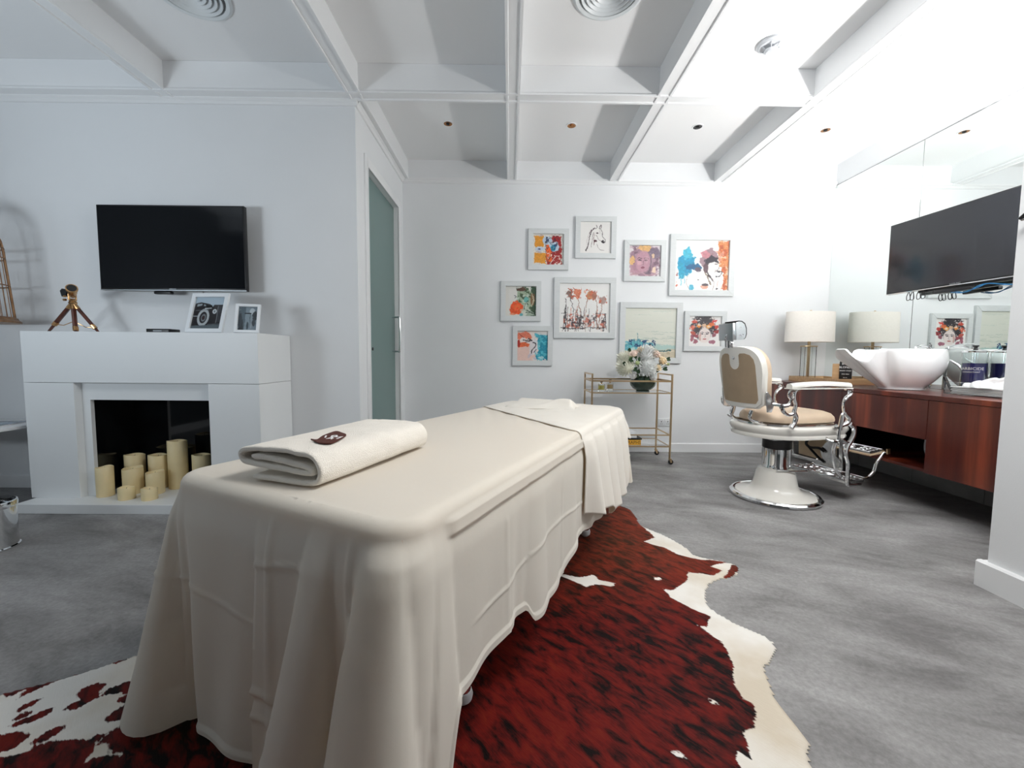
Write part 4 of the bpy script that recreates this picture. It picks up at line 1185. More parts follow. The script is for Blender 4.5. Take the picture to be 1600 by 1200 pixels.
# wheels at a=1.02/2.30, b=-.65 and mirrored
fr = MB()
for s_ in (-1, 1):
    fr.tube([(s_ * .27, -.66, .10), (s_ * .27, .66, .10)], .022, 8, flat=1)
    fr.tube([(s_ * .24, -.5, .12), (s_ * .24, .45, .55)], .016, 8).tube([(s_ * .20, .5, .12), (s_ * .20, -.45, .55)], .016, 8)
fr.tube([(-.27, -.64, .10), (.27, -.64, .10)], .02, 8).tube([(-.27, .64, .10), (.27, .64, .10)], .02, 8)
fr.build('lift_frame', M['chrome'], bd)
for sx in (-1, 1):
    for sy in (-1, 1):
        lx, ly = sx * .285, sy * .645
        lg = MB().tube([(lx, ly, .13), (lx, ly, .045)], [.021, .024], 14).build('leg', M['chrome'], bd)
        MB().lathe([(0, 0), (.016, .003), (.027, .014), (.030, .028), (.026, .042), (.015, .047), (0, .047)], 20, c=(lx, ly, .006)).build('caster', M['rubber'], lg)


def perimeter(a0, a1, b0, b1, rc, step=.009):
    """closed outline from the middle of the near end, through the right side, far end, left side.
    returns list of (a, b, na, nb, s, region)"""
    pts = []
    bm_ = (b0 + b1) / 2

    def seg(p, q, n, reg):
        L = math.hypot(q[0] - p[0], q[1] - p[1]); k = max(2, int(L / step))
        for i in range(k):
            t = i / k; pts.append((p[0] + (q[0] - p[0]) * t, p[1] + (q[1] - p[1]) * t, n[0], n[1], reg))

    def arc(c, t0, t1, reg):
        k = max(6, int(rc * 1.6 / step) + 4)
        for i in range(k):
            t = t0 + (t1 - t0) * i / k
            pts.append((c[0] + rc * math.cos(t), c[1] + rc * math.sin(t), math.cos(t), math.sin(t), reg))
    seg((a0, bm_), (a0, b1 - rc), (-1, 0), 'near')
    arc((a0 + rc, b1 - rc), math.pi, math.pi / 2, 'nr')
    seg((a0 + rc, b1), (a1 - rc, b1), (0, 1), 'right')
    arc((a1 - rc, b1 - rc), math.pi / 2, 0, 'fr')
    seg((a1, b1 - rc), (a1, bm_), (1, 0), 'far')
    h = list(pts)
    # mirrored half
    out = h + [(a1, bm_, 1, 0, 'far')] + [(a, 2 * bm_ - b, na, -nb, {'near': 'near', 'nr': 'nl', 'right': 'left', 'fr': 'fl', 'far': 'far'}[r]) for a, b, na, nb, r in h[:0:-1]]
    # arc length measured from the near right corner
    s = [0.0]
    for p, q in zip(out, out[1:]): s.append(s[-1] + math.hypot(q[0] - p[0], q[1] - p[1]))
    return out, s


def ss(x, a, b):
    t = min(1, max(0, (x - a) / (b - a))); return t * t * (3 - 2 * t)


def lobe(x, c, w):      # rounded ridge with sharp feet
    u = abs(x - c) / w
    return max(0.0, 1 - u ** 2.2) if u < 1 else 0.0


def gauss(x, c, w): return math.exp(-((x - c) / w) ** 2)


RC, RE = .085, .032
per, sl = perimeter(A0, A1, B0, B1, RC)
NH = len(per)
# corner arc-length positions
s_nr = [s for p, s in zip(per, sl) if p[4] == 'nr']; S_NR = sum(s_nr) / len(s_nr)
s_nl = [s for p, s in zip(per, sl) if p[4] == 'nl']; S_NL = sum(s_nl) / len(s_nl)
s_fr = [s for p, s in zip(per, sl) if p[4] == 'fr']; S_FR = sum(s_fr) / len(s_fr)
s_fl = [s for p, s in zip(per, sl) if p[4] == 'fl']; S_FL = sum(s_fl) / len(s_fl)
TOT = sl[-1] + .009


def hem_z(a, b, s, reg):
    z = .25
    dr = s - S_NR; dl = S_NL - s    # signed from the near corners, negative on the near end
    if reg in ('near', 'nr', 'nl') or abs(dr) < .3 or abs(S_NL - s) < .3:
        z = .035
    if dr > 0 and reg in ('right', 'nr'):
        # right side: lifted, scalloped hem
        z = .03 + .225 * ss(dr, .05, .16) + .01 * ss(a, 1.0, 1.6)
        z += .020 * math.sin((a - .80) * 9.0) * ss(dr, .18, .3)
        if a > 1.12: z -= .045 * ss(a, 1.12, 1.16) * (1 - ss(a, 1.2, 1.9))
    if reg == 'left': z = .03 + .17 * ss(s, TOT - 2.2, 0) if False else .03 + .17 * ss(S_NL - s, .15, .5)
    if reg in ('far', 'fr', 'fl'): z = .26
    return z


def disp(a, b, s, reg, v):
    """outward shift of the hanging sheet at drop v (metres below the edge)"""
    dr = s - S_NR
    dl = s - S_NL       # negative: left side near the corner, positive: near end
    if dl < -TOT / 2: dl += TOT
    g = v
    d = .012 * ss(v, 0, .1)
    # gentle unevenness everywhere
    d += .010 * g * math.sin(s * 17 + 1.3) + .012 * g * math.sin(s * 7.3 + .5) + .006 * math.sin(s * 31 + v * 5) * min(1, g * 2)
    # near right corner: cones of spare cloth
    w = .035 + .11 * g
    for c, k, ws in ((-.185 - .10 * g, .17, 1.0), (-.025 - .08 * g, .17, 1.0), (.105 + .02 * g, .05, .7)):
        d += k * g * lobe(dr, c, w * ws) ** .55
    d += .022 * ss(v, .0, .05) * gauss(dr, .0, .06)
    # near left corner: one big flap that leans away to the left
    d += .28 * g * lobe(dl, -.03 - .05 * g, .05 + .09 * g) ** .5 - .06 * g * gauss(dl, .065 + .02 * g, .02)
    d += .12 * g * lobe(dl, -.24, .05 + .08 * g)
    d += .05 * g * ss(-dr, .25, .5) * (1 if reg == 'near' else 0)
    # right side: long shallow folds, hem flares a little
    if reg == 'right':
        d += .030 * g * lobe(dr, .62, .05 + .10 * g) + .045 * g * lobe(dr, .95, .06 + .12 * g) + .03 * g * lobe(dr, 1.25, .05 + .1 * g)
        d -= .02 * g * gauss(dr, .47, .03)
    if reg in ('far', 'fr', 'fl'):
        d += .10 * g * abs(math.sin(s * 11)) * .6 + .10 * g * (gauss(s, S_FR, .12) + gauss(s, S_FL, .12))
    # pressed storage creases
    for c in (-.345, -.62, -.10):
        if reg == 'near': d += .006 * gauss(dr, c, .007) * ss(v, .0, .03)
    for c in (.40, .86, 1.12):
        if reg == 'right': d += .004 * gauss(dr, c, .005) * ss(v, .08, .1)
    return d


def crease_line(s, v):
    dr = s - S_NR
    e = 0
    # two horizontal fold lines on the near end, one sagging diagonal rumple
    if dr < -.05:
        wn = ss(dr, -.82, -.74) * (1 - ss(dr, -.30, -.16))
        e += wn * .005 * gauss(v, .115 + .02 * math.sin(dr * 9), .006)
        wd = ss(dr, -.80, -.74) * (1 - ss(dr, -.40, -.24))
        vc = .36 + .16 * (dr + .78) + .008 * math.sin(dr * 38)
        e += wd * (.008 * gauss(v, vc, .009) - .006 * gauss(v, vc + .022, .012) + .007 * gauss(v, vc + .045 + .06 * (dr + .6), .007))
    if dr > .2:
        e += .0035 * gauss(v, .27 + .02 * math.sin(dr * 6), .005) * ss(dr, .2, .3)
    return e


rows = []
for t in np.linspace(0, math.pi / 2, 6): rows.append(('arc', t))
VS = 84
for j in range(1, VS + 1): rows.append(('fall', j / VS))
verts = []; colN = NH
ed = RE
for kind, t in rows:
    for (a, b, na, nb, reg), s in zip(per, sl):
        if kind == 'arc':
            o_ = ed * math.sin(t) - ed; z = TZ - ed * (1 - math.cos(t))
            verts.append(bedP(a + na * o_, b + nb * o_, z))
        else:
            hz = hem_z(a, b, s, reg)
            z0 = TZ - ed; z = z0 + (hz - z0) * t; v = z0 - z
            d = disp(a, b, s, reg, v) + crease_line(s, v)
            # overlaid border strip of the top sheet on the right side
            if reg == 'right' and .12 < s - S_NR: d += .009 * (1 - ss(v, .036, .040)) * ss(s - S_NR, .12, .16)
            d += .005 * (1 if v > (z0 - hz) - .022 else 0) * (1 if reg in ('right', 'near') else 0)      # stitched hem
            # tangential lean of the left flap
            verts.append(bedP(a + na * d, b + nb * d, z))
faces = []
for r in range(len(rows) - 1):
    for c in range(NH):
        c2 = (c + 1) % NH
        faces.append((r * NH + c, r * NH + c2, (r + 1) * NH + c2, (r + 1) * NH + c))
# top: strips between mirrored samples
MID = NH // 2
m_ = 44
base = len(verts)
topidx = {}


def topz(a, b):
    z = TZ + .0035 * math.sin(a * 5 + b * 3) * 0 + .002 * math.sin(a * 13 + b * 9)
    z += .0020 * math.sin((a * .6 + b) * 60) * ss(a, 1.5, 2.0)
    e = min(a - A0, A1 - a, b - B0, B1 - b)
    return TZ + (z - TZ) * ss(e, RE, .12)


grid_i = []
for i in range(1, MID):
    j = NH - i
    p, q_ = verts[i], verts[j]
    row = [i]
    (a_, b_) = (per[i][0] + per[i][2] * -ed, per[i][1] + per[i][3] * -ed)
    (a2, b2) = (per[j][0] + per[j][2] * -ed, per[j][1] + per[j][3] * -ed)
    for k in range(1, m_):
        t = k / m_
        aa = a_ + (a2 - a_) * t; bb_ = b_ + (b2 - b_) * t
        verts.append(bedP(aa, bb_, topz(aa, bb_))); row.append(len(verts) - 1)
    row.append(j); grid_i.append(row)
for r1, r2 in zip(grid_i, grid_i[1:]):
    for k in range(m_):
        f_ = (r1[k], r1[k + 1], r2[k + 1], r2[k])
        if len(set(f_)) == 4: faces.append(f_)
# close the two ends
for end, row in ((0, grid_i[0]), (MID, grid_i[-1])):
    for k in range(m_): faces.append((end, row[k], row[k + 1]) if end == 0 else (end, row[k + 1], row[k]))
me = bpy.data.meshes.new('bed_sheet'); me.from_pydata([tuple(v) for v in verts], [], faces)
bm = bmesh.new(); bm.from_mesh(me); bmesh.ops.recalc_face_normals(bm, faces=bm.faces); bm.to_mesh(me); bm.free()
sheet = finish('bed_sheet', me, M['sheet'], None, 75)
tag(sheet, 'long cream cotton sheet draped over the massage bed to the floor', 'bed sheet')

# second sheet folded over the far third, hanging down the right side
OFF = .004
AE1, AL1 = 1.715, 2.26        # fold line: right edge and left edge
verts = []; faces = []
arcR = []
sub = [(i, p, s) for i, (p, s) in enumerate(zip(per, sl)) if p[4] in ('right', 'fr', 'far', 'fl', 'left')]
sub = [x for x in sub if (x[1][0] > (AE1 if x[1][4] == 'right' else AL1 if x[1][4] == 'left' else 0))]
nS = len(sub)
rowsB = [('arc', t) for t in np.linspace(0, math.pi / 2, 6)] + [('fall', j / 40) for j in range(1, 41)]
for kind, t in rowsB:
    for (i, (a, b, na, nb, reg), s) in sub:
        if kind == 'arc':
            o_ = (ed + OFF) * math.sin(t) - ed; z = TZ + OFF - (ed + OFF) * (1 - math.cos(t))
            verts.append(bedP(a + na * o_, b + nb * o_, z))
        else:
            u = s - S_FR
            if reg == 'right':
                hz = .345 if a < 1.98 else .30
                hz = .36 - .03 * ss(a, 1.7, 1.9) - .10 * ss(a, 1.95, 2.1) + .05 * ss(a, 2.05, 2.10) + .27 * ss(a, 2.42, 2.52)
            elif reg in ('fr',): hz = .54
            else: hz = .54
            z0 = TZ - ed; z = z0 + (hz - z0) * t; v = z0 - z
            d = OFF + disp(a, b, s, reg, v) * 1.0 + .0025 + .006 * ss(v, .0, .03) * (1 if reg == 'right' else 0)
            ph = (a - AE1) / .088
            if reg == 'right': d += (.012 + .12 * v) * (abs(math.sin(math.pi * ph * .5 + .25)) ** .7) * ss(a, AE1 - .005, AE1 + .09) + .03 * v * ss(a, AE1, AE1 + .10)
            if reg in ('far', 'fr', 'fl'): d += .10 * v
            verts.append(bedP(a + na * d, b + nb * d, z))
for r in range(len(rowsB) - 1):
    for c in range(nS - 1): faces.append((r * nS + c, r * nS + c + 1, (r + 1) * nS + c + 1, (r + 1) * nS + c))
# top patch
idxof = {x[0]: k for k, x in enumerate(sub)}
rowsT = []
mB = 30
for x in sub:
    i = x[0]; a, b, na, nb, reg = x[1]
    if i > MID: break
    j = NH - i
    row = []
    ar, br = a - na * ed, b - nb * ed
    al, bl = per[j][0] - per[j][2] * ed, per[j][1] - per[j][3] * ed
    for k in range(mB + 1):
        t = k / mB; bb_ = br + (bl - br) * t
        amin = AE1 + (AL1 - AE1) * t
        aa = max(ar, amin) if ar < amin else ar
        wr = .0018 * math.sin(bb_ * 30 + aa * 12) + .0025 * math.sin(aa * 40 + bb_ * 6)
        edge_ = ss(min(t, 1 - t), 0, .06)
        verts.append(bedP(aa, bb_, TZ + OFF + (wr + .0025) * edge_ * ss(aa - amin, 0, .05))); row.append(len(verts) - 1)
    if j in idxof: row[-1] = idxof[j]
    row[0] = idxof[i]
    rowsT.append(row)
for r1, r2 in zip(rowsT, rowsT[1:]):
    for k in range(mB):
        f_ = (r1[k], r1[k + 1], r2[k + 1], r2[k])
        if len(set(f_)) == 4: faces.append(f_)
me = bpy.data.meshes.new('folded_blanket'); me.from_pydata([tuple(v) for v in verts], [], faces)
bm = bmesh.new(); bm.from_mesh(me)
bmesh.ops.remove_doubles(bm, verts=bm.verts, dist=1e-5)
bmesh.ops.recalc_face_normals(bm, faces=bm.faces); bm.to_mesh(me); bm.free()
o = finish('top_sheet', me, M['blanket'], None, 75)
md = o.modifiers.new('thickness', 'SOLIDIFY'); md.thickness = .003; md.offset = 0
tag(o, 'second cream sheet folded across the far end of the massage bed', 'bed sheet')


def ribbon(path, th, L, name, m, parent, mtx, nl=60, wob=.004, seed=1, nper=7):
    """thick folded cloth: path in (x,z), extruded along y from 0 to L"""
    P = catmull([(x, 0, z) for x, z in path], nper)
    pr = [(p.x, p.z) for p in P]
    n = len(pr); lo = []; hi = []
    for i in range(n):
        dx = pr[min(i + 1, n - 1)][0] - pr[max(i - 1, 0)][0]; dz = pr[min(i + 1, n - 1)][1] - pr[max(i - 1, 0)][1]
        l = math.hypot(dx, dz) or 1; nx, nz = -dz / l, dx / l
        e = 1 - .35 * (1 if i in (0, n - 1) else 0)
        hi.append((pr[i][0] + nx * th / 2 * e, pr[i][1] + nz * th / 2 * e)); lo.append((pr[i][0] - nx * th / 2 * e, pr[i][1] - nz * th / 2 * e))
    ring = hi + lo[::-1]
    rnd = random.Random(seed)
    vs = []; R_ = len(ring)
    ys_ = [0, .0015, .004] + list(np.linspace(.008, L - .008, nl)) + [L - .004, L - .0015, L]
    for y in ys_:
        e = min(y, L - y)
        sh = 0 if e > .006 else (1 - e / .006)
        for k, (x, z) in enumerate(ring):
            kk = k if k < n else R_ - 1 - k
            cx, cz = pr[kk]
            x2 = cx + (x - cx) * (1 - .45 * sh * sh); z2 = cz + (z - cz) * (1 - .45 * sh * sh)
            ww = fbm(np.array(x * 14.0), np.array(y * 9.0 + kk * .05), seed, 3)
            z2 = max(.0012, z2 + wob * float(ww) * min(1, z2 / .03))
            vs.append(mtx @ Vector((x2 + wob * .8 * float(fbm(np.array(y * 8.0), np.array(z * 20.0), seed + 5, 2)), y, z2)))
    fs = []
    for i in range(len(ys_) - 1):
        for k in range(R_):
            k2 = (k + 1) % R_
            fs.append((i * R_ + k, i * R_ + k2, (i + 1) * R_ + k2, (i + 1) * R_ + k))
    for k in range(n - 1):
        fs.append((k, k + 1, R_ - 2 - k, R_ - 1 - k))
        o2 = (len(ys_) - 1) * R_
        fs.append((o2 + k + 1, o2 + k, o2 + R_ - 1 - k, o2 + R_ - 2 - k))
    me = bpy.data.meshes.new(name); me.from_pydata([tuple(v) for v in vs], [], fs)
    bm = bmesh.new(); bm.from_mesh(me); bmesh.ops.recalc_face_normals(bm, faces=bm.faces); bm.to_mesh(me); bm.free()
    return finish(name, me, m, parent, 60)


# folded towel near the front of the bed
TWo = Vector((-.452, .972)); TWd = (Vector((-.288, 1.44)) - TWo); TL = TWd.length
tang = math.atan2(TWd.y, TWd.x) - math.pi / 2
tw = empty('folded_towel', (TWo.x, TWo.y, TZ + .0035), rz=tang, label='folded cream terry towel with brown emblem on the near end of the bed', cat='towel')
TW = .268
path = [(-TW + .05, .009), (-TW * .6, .009), (-.03, .010), (-.006, .030), (-.012, .062), (-.045, .0815), (-TW * .5, .083), (-TW + .03, .080), (-TW + .004, .066), (-TW + .008, .050), (-TW + .035, .044), (-TW * .5, .038), (-.045, .033), (-.030, .040), (-.045, .050), (-TW * .5, .058), (-TW + .045, .062)]
ribbon(path, .0145, TL, 'towel_body', M['towel'], tw, Matrix.Identity(4), nl=70, wob=.006, seed=3)
# embroidered emblem lying on top of the towel
em = MB()
pts = [(-.128, .101), (-.107, .101), (-.125, .135), (-.135, .157), (-.148, .205), (-.143, .218), (-.112, .203), (-.084, .187), (-.068, .160), (-.059, .138), (-.049, .114), (-.041, .078), (-.069, .072), (-.099, .086)]
sp = [(p.x, p.y) for p in catmull([(x, y, 0) for x, y in pts], 4, True)]
em.prism(sp, 'z', 0, .0035, mtx=Matrix.Translation((0, 0, .0915))).build('emblem_patch', M['emblem'], tw)
MTt = Matrix.Translation((-.088, .135, .0952)) @ Matrix.Rotation(.66, 4, 'Z')
text_mesh('emblem_numerals', '18', .044, M['ink_white'], tw, MTt @ Matrix.Translation((-.006, .014, 0)))
text_mesh('emblem_numerals', '47', .044, M['ink_white'], tw, MTt @ Matrix.Translation((.008, -.014, 0)))

# small crumpled towel at the head of the bed
hp0 = bedP(2.45, -.98, TZ + OFF + .004)
ht = empty('head_towel', tuple(hp0), rz=-UA + .15, label='small crumpled cream cloth lying at the far head of the bed', cat='towel')
gr = []
for i in range(34):
    row = []
    for j in range(30):
        x = (i / 33 - .5) * .44; y = (j / 29 - .5) * .28
        hgt = .034 * math.exp(-((y - .02 + .05 * math.sin(x * 8)) / .055) ** 2) + .020 * math.exp(-((y + .09 - .04 * math.sin(x * 11)) / .03) ** 2) * (.6 + .4 * math.sin(x * 14))
        e = min(.22 - abs(x), .14 - abs(y)); hgt = (hgt + .006) * ss(e, -.001, .035) + .001
        row.append((x + .012 * math.sin(y * 24), y + .014 * math.sin(x * 13), hgt))
    gr.append(row)
o = MB().grid(gr).build('cloth', M['blanket'], ht, 70)
o.modifiers.new('thickness', 'SOLIDIFY').thickness = .003

# ------------------------------------------------------------------ cherry vanity along the mirror
CX0 = 2.83; CT = .809
vn = empty('vanity_cabinet', (CX0, 3.10, 0), label='long cherry wood vanity cabinet with open niche along the mirror wall', cat='cabinet')
VX1 = XM - .016 - CX0
def vy(y): return y - 3.10
VYa, VYb = 1.855, YB - .018
vb = MB()
vb.box(.022, VX1, vy(VYa), vy(VYb), .278, .298).box(.022, VX1, vy(VYa), vy(VYb), .735, .752)
vb.box(VX1 - .018, VX1, vy(VYa), vy(VYb), .298, .735)
for y in (VYa, 2.720, 3.60, VYb - .018): vb.box(.022, VX1, vy(y), vy(y + .018), .298, .735)
vb.box(.022, VX1, vy(2.738), vy(3.60), .507, .523).box(.022, VX1, vy(3.618), vy(VYb - .018), .507, .523)
vb.build('carcass', M['cherry'], vn)
nb = MB().box(VX1 - .0215, VX1 - .0185, vy(2.741), vy(3.598), .300, .506).box(.03, VX1 - .02, vy(2.7385), vy(2.741), .300, .506).box(.03, VX1 - .02, vy(3.5975), vy(3.5995), .300, .506)
nb.box(.05, VX1 - .02, vy(2.741), vy(3.597), .5045, .5065).build('niche_lining', M['black'], vn)
for (y0, y1) in ((2.7405, 3.459), (3.462, 3.98), (3.983, VYb - .002)):
    MB().box(0, .020, vy(y0), vy(y1), .505, .7735, bevel=.0015, seg=1).build('drawer_front', M['cherry'], vn)
MB().box(0, .020, vy(3.62), vy(VYb - .002), .28, .502, bevel=.0015, seg=1).build('door', M['cherry'], vn)
MB().box(0, .020, vy(2.29), vy(2.7375), .278, .7735, bevel=.0015, seg=1).build('door', M['cherry'], vn)
MB().box(0, .020, vy(VYa + .002), vy(2.287), .278, .7735, bevel=.0015, seg=1).build('door', M['cherry'], vn)
MB().tube([(.30, vy(3.02), .50), (.29, vy(3.02), .40), (.27, vy(2.98), .345), (.26, vy(2.90), .325), (.26, vy(2.76), .318)], .008, 8, smooth=6).build('pipe', M['grey_plastic'], vn)
MB().tube([(.36, vy(2.745), .40), (.36, vy(2.79), .40), (.35, vy(2.815), .37), (.35, vy(2.80), .34)], .008, 8, smooth=6).build('pipe', M['grey_plastic'], vn)
ct = empty('countertop', (CX0, 3.10, .776), label='cherry wood countertop on the vanity, carrying the white basin', cat='countertop')
MB().box(-.004, VX1, vy(VYa), vy(VYb), 0, .033, bevel=.0015, seg=1).build('slab', M['cherry'], ct)
CTZ = .809

# lamp and wooden tray
ty = empty('wooden_tray', (3.22, 4.10, CTZ), label='light oak tray under the lamp on the vanity', cat='tray')
ww, wl = .19, .33
MB().box(-ww, ww, -wl, wl, 0, .010, bevel=.001, seg=1).build('tray_bottom', M['oak'], ty)
for a in ((-ww, -ww + .012, -wl, wl), (ww - .012, ww, -wl, wl), (-ww + .012, ww - .012, -wl, -wl + .012), (-ww + .012, ww - .012, wl - .012, wl)):
    MB().box(*a, .010, .052, bevel=.001, seg=1).build('tray_side', M['oak'], ty)
LPX, LPY = 3.135, 4.30
lp = empty('table_lamp', (LPX, LPY, CTZ + .0105), label='table lamp with oval linen shade and brass stem in clear glass', cat='lamp')
rx, ry = .250, .125
zb, zt = .402, .712
sh = MB()
n = 64
ring = lambda k, z, f_=1: (f_ * rx * math.cos(2 * math.pi * k / n), f_ * ry * math.sin(2 * math.pi * k / n), z)
sh.grid([[ring(k, z, f_) for k in range(n + 1)] for z, f_ in ((zb, 1.0), (zb + .004, 1.004), (zt - .004, .984), (zt, .98), (zt, .968), (zb, .99), (zb, 1.0))])
bmesh.ops.remove_doubles(sh.bm, verts=sh.bm.verts, dist=1e-5)
sh.build('lamp_shade', M['shade'], lp)
MB().box(-.012, .012, -.006, .006, .012, zt - .04).build('stem', M['brass'], lp)
MB().box(-.068, .068, -.035, .035, .352, .362, bevel=.001).build('top_plate', M['brass'], lp)
MB().box(-.068, .068, -.035, .035, 0, .012, bevel=.001).build('base_plate', M['brass'], lp)
g = MB()
for (x0, x1, y0, y1) in ((-.062, -.058, -.03, .03), (.058, .062, -.03, .03), (-.058, .058, -.03, -.026), (-.058, .058, .026, .03)): g.box(x0, x1, y0, y1, .0125, .3515)
g.build('glass_body', M['acrylic'], lp)
s_ = MB()
s_.tube([(-rx * .97, 0, zt - .012), (rx * .97, 0, zt - .012)], .002, 6).tube([(0, -ry * .97, zt - .012), (0, ry * .97, zt - .012)], .002, 6).tube([(0, 0, zt - .04), (0, 0, zt + .004)], .005, 8)
s_.build('shade_spider', M['brass'], lp)
MB().lathe([(0, .0), (.010, .002), (.012, .010), (.006, .016), (0, .018)], 14, c=(0, 0, zt + .004)).build('finial', M['brass'], lp)

bt = empty('shampoo_bottle', (3.255, 3.955, CTZ + .0105), rz=-.75, label='black bottle with white lettering on the oak tray behind the basin', cat='bottle')
MB().box(-.048, .048, -.030, .030, 0, .205, bevel=.008, seg=3).build('body', M['black'], bt)
MB().lathe([(0, .2055), (.020, .2055), (.020, .225), (.012, .230), (.008, .245), (0, .245)], 20).build('neck', M['black'], bt)
MB().box(-.045, .012, -.010, .010, .2455, .260, bevel=.004).build('pump_head', M['black'], bt)
for i, (tx_, sz) in enumerate((('SHINE', .022), ('BLONDE', .026), ('BEARD WASH', .014), ('FOR MEN', .013), ('300 ML', .011))):
    text_mesh('lettering', tx_, sz, M['ink_white'], bt, Matrix.Translation((0, -.0304, .180 - i * .033)) @ Matrix.Rotation(math.pi / 2, 4, 'X'))
bx = empty('product_box', (3.20, 3.99, CTZ + .0105), rz=-.75, label='tan cardboard box beside the black bottle', cat='box')
MB().box(-.038, .036, .0, .05, 0, .178, bevel=.001, seg=1).build('carton', M['oak'], bx)
MB().box(-.036, .034, .002, .048, .1785, .1805).build('lid_flap', M['oak'], bx)

# shampoo basin
bs = empty('shampoo_basin', (3.13, 3.26, CTZ + .001), label='white ceramic backwash basin with neck rest on the vanity counter', cat='basin')


def basin_dir(th):
    """rim radius and rim height for a direction; pi points to the chair"""
    d = abs((th - math.pi + math.pi) % (2 * math.pi) - math.pi)
    r0 = 1 / math.sqrt((math.cos(th) / .262) ** 2 + (math.sin(th) / .235) ** 2)
    r = r0 + (.500 - r0) * (1 - ss(d, .10, .46))
    z = .312
    if d < .80:
        z = .312 - .095 * ss(d, .07, .25) if d < .28 else .217 + .095 * ss(d, .285, .35)
    return r, z


nth = 224
outer = []; prof = [0, .02, .06, .14, .26, .42, .6, .78, .92, 1.0]
R_ = []
for i in range(nth):
    th = 2 * math.pi * i / nth
    r, z = basin_dir(th); rb = 1 / math.sqrt((math.cos(th) / .150) ** 2 + (math.sin(th) / .125) ** 2)
    d = abs(th - math.pi)
    bulge = .055 * (ss(d, .3, .8))
    colm = [(rb * .92, 0), (rb, .004), (rb * 1.0, .012)]
    for t in prof[2:]:
        colm.append((rb + (r - rb) * t + bulge * math.sin(math.pi * t), .012 + (z - .012) * t))
    colm.append((r - .006, z + .007)); colm.append((r - .016, z + .006)); colm.append((r - .022, z - .002))
    ri, zi = r - .022, z - .002
    for t in (.2, .4, .6, .8, .95):
        rr = ri + (.06 - ri) * t; zz_ = zi + (.06 - zi) * (1 - (1 - t) ** 1.8)
        colm.append((rr - .0, zz_))
    colm.append((.03, .055))
    R_.append([(q[0] * math.cos(th), q[0] * math.sin(th), q[1]) for q in colm])
b = MB().grid([R_[i % nth] for i in range(nth + 1)])
bmesh.ops.remove_doubles(b.bm, verts=b.bm.verts, dist=1e-5)
b.build('bowl', M['ceramic'], bs, 60)
MB().lathe([(0, .056), (.03, .056), (.032, .060), (.026, .063), (0, .060)], 24).build('drain', M['chrome'], bs)
fc_ = MB()
fc_.tube([(.275, .05, -.0), (.275, .05, .30), (.26, .05, .335), (.20, .04, .350), (.13, .03, .335)], [.013, .013, .012, .011, .010], 12, smooth=5)
fc_.build('faucet', M['chrome'], bs)
MB().tube([(.27, .05, .336), (.22, .0, .362), (.16, -.05, .366)], [.009, .008, .006], 10, smooth=4, flat=.6).build('lever', M['chrome'], bs)
MB().tube([(.18, -.16, .11), (.20, -.20, .002)], .009, 10).build('drain_strut', M['black'], bs)
MB().tube([(.262, -.07, .25), (.275, -.16, .20), (.27, -.21, .13), (.245, -.24, .05), (.22, -.24, .006)], .0085, 10, smooth=6).build('spray_hose', M['chrome'], bs)

# tissue tray, napkins and jar
at_ = empty('acrylic_tray', (3.19, 2.655, CTZ + .001), rz=-.05, label='clear acrylic tray holding folded tissues on the vanity', cat='tray')
aw, al = .11, .235
MB().box(-aw, aw, -al, al, 0, .005, bevel=.001, seg=1).build('tray_bottom', M['acrylic'], at_)
for a in ((-aw, -aw + .004, -al, al), (aw - .004, aw, -al, al), (-aw + .004, aw - .004, -al, -al + .004), (-aw + .004, aw - .004, al - .004, al)):
    MB().box(*a, .0052, .085, bevel=.001, seg=1).build('tray_side', M['acrylic'], at_)
for k in range(7):
    z = CTZ + .007 + k * .0068
    t = MB().box(-.092 + .002 * (k % 2), .092 - .003 * (k % 3), -.20 - .004 * (k % 2), .21 - .006 * (k % 3), 0, .0055, bevel=.0022).build('folded_napkin', M['paper'], None, loc=(3.19 + .002 * (k % 3), 2.655, z), rot=(0, 0, -.05 + .012 * ((k * 7) % 5 - 2)))
    tag(t, ['lowest', 'second lowest', 'third lowest', 'middle', 'third highest', 'second highest', 'topmost'][k] + ' white folded napkin of the stack in the clear acrylic tray', 'napkin', 'flat napkins in the acrylic tray')
tn = empty('crumpled_tissue', (3.17, 2.64, CTZ + .0545), rz=-.1, label='loosely crumpled white tissue on top of the napkins', cat='tissue')
gr = []
for i in range(30):
    row = []
    for j in range(24):
        u, v = i / 29, j / 23
        x = (v - .5) * .15; y = (u - .5) * .34
        hgt = .085 * ss(v, .0, .45) * (1 - .5 * ss(v, .6, 1)) * (.55 + .45 * ss(1 - u, .1, .8)) * (.8 + .2 * math.sin(u * 9 + v * 5)) + .012 * abs(math.sin(u * 12 - v * 7))
        e = min(u, v, 1 - v) ; hgt *= ss(e, -.01, .12)
        row.append((x + .02 * math.sin(u * 8), y + .015 * math.sin(v * 9) - .05 * ss(hgt, .03, .09), hgt + .001))
    gr.append(row)
o = MB().grid(gr).build('tissue', M['paper'], tn, 35); o.modifiers.new('t', 'SOLIDIFY').thickness = .0012
jr = empty('disinfectant_jar', (3.365, 2.955, CTZ + .001), label='tall glass jar of dark blue liquid with metal lid by the mirror', cat='jar')
MB().lathe([(0, .006), (.060, .006), (.066, .012), (.066, .292), (.0635, .292), (.0625, .014), (0, .012)], 40).lathe([(.066, .0), (.070, .003), (.070, .010), (.066, .012), (.05, .005), (.05, 0)], 40).build('glass', M['glass'], jr)
MB().lathe([(0, .0145), (.0615, .0145), (.0615, .215), (0, .215)], 40).build('liquid', M['blue_liquid'], jr)
MB().lathe([(.060, .2925), (.070, .2925), (.071, .300), (.060, .306), (.020, .318), (.012, .322), (0, .322)], 36).build('lid', M['chrome'], jr)
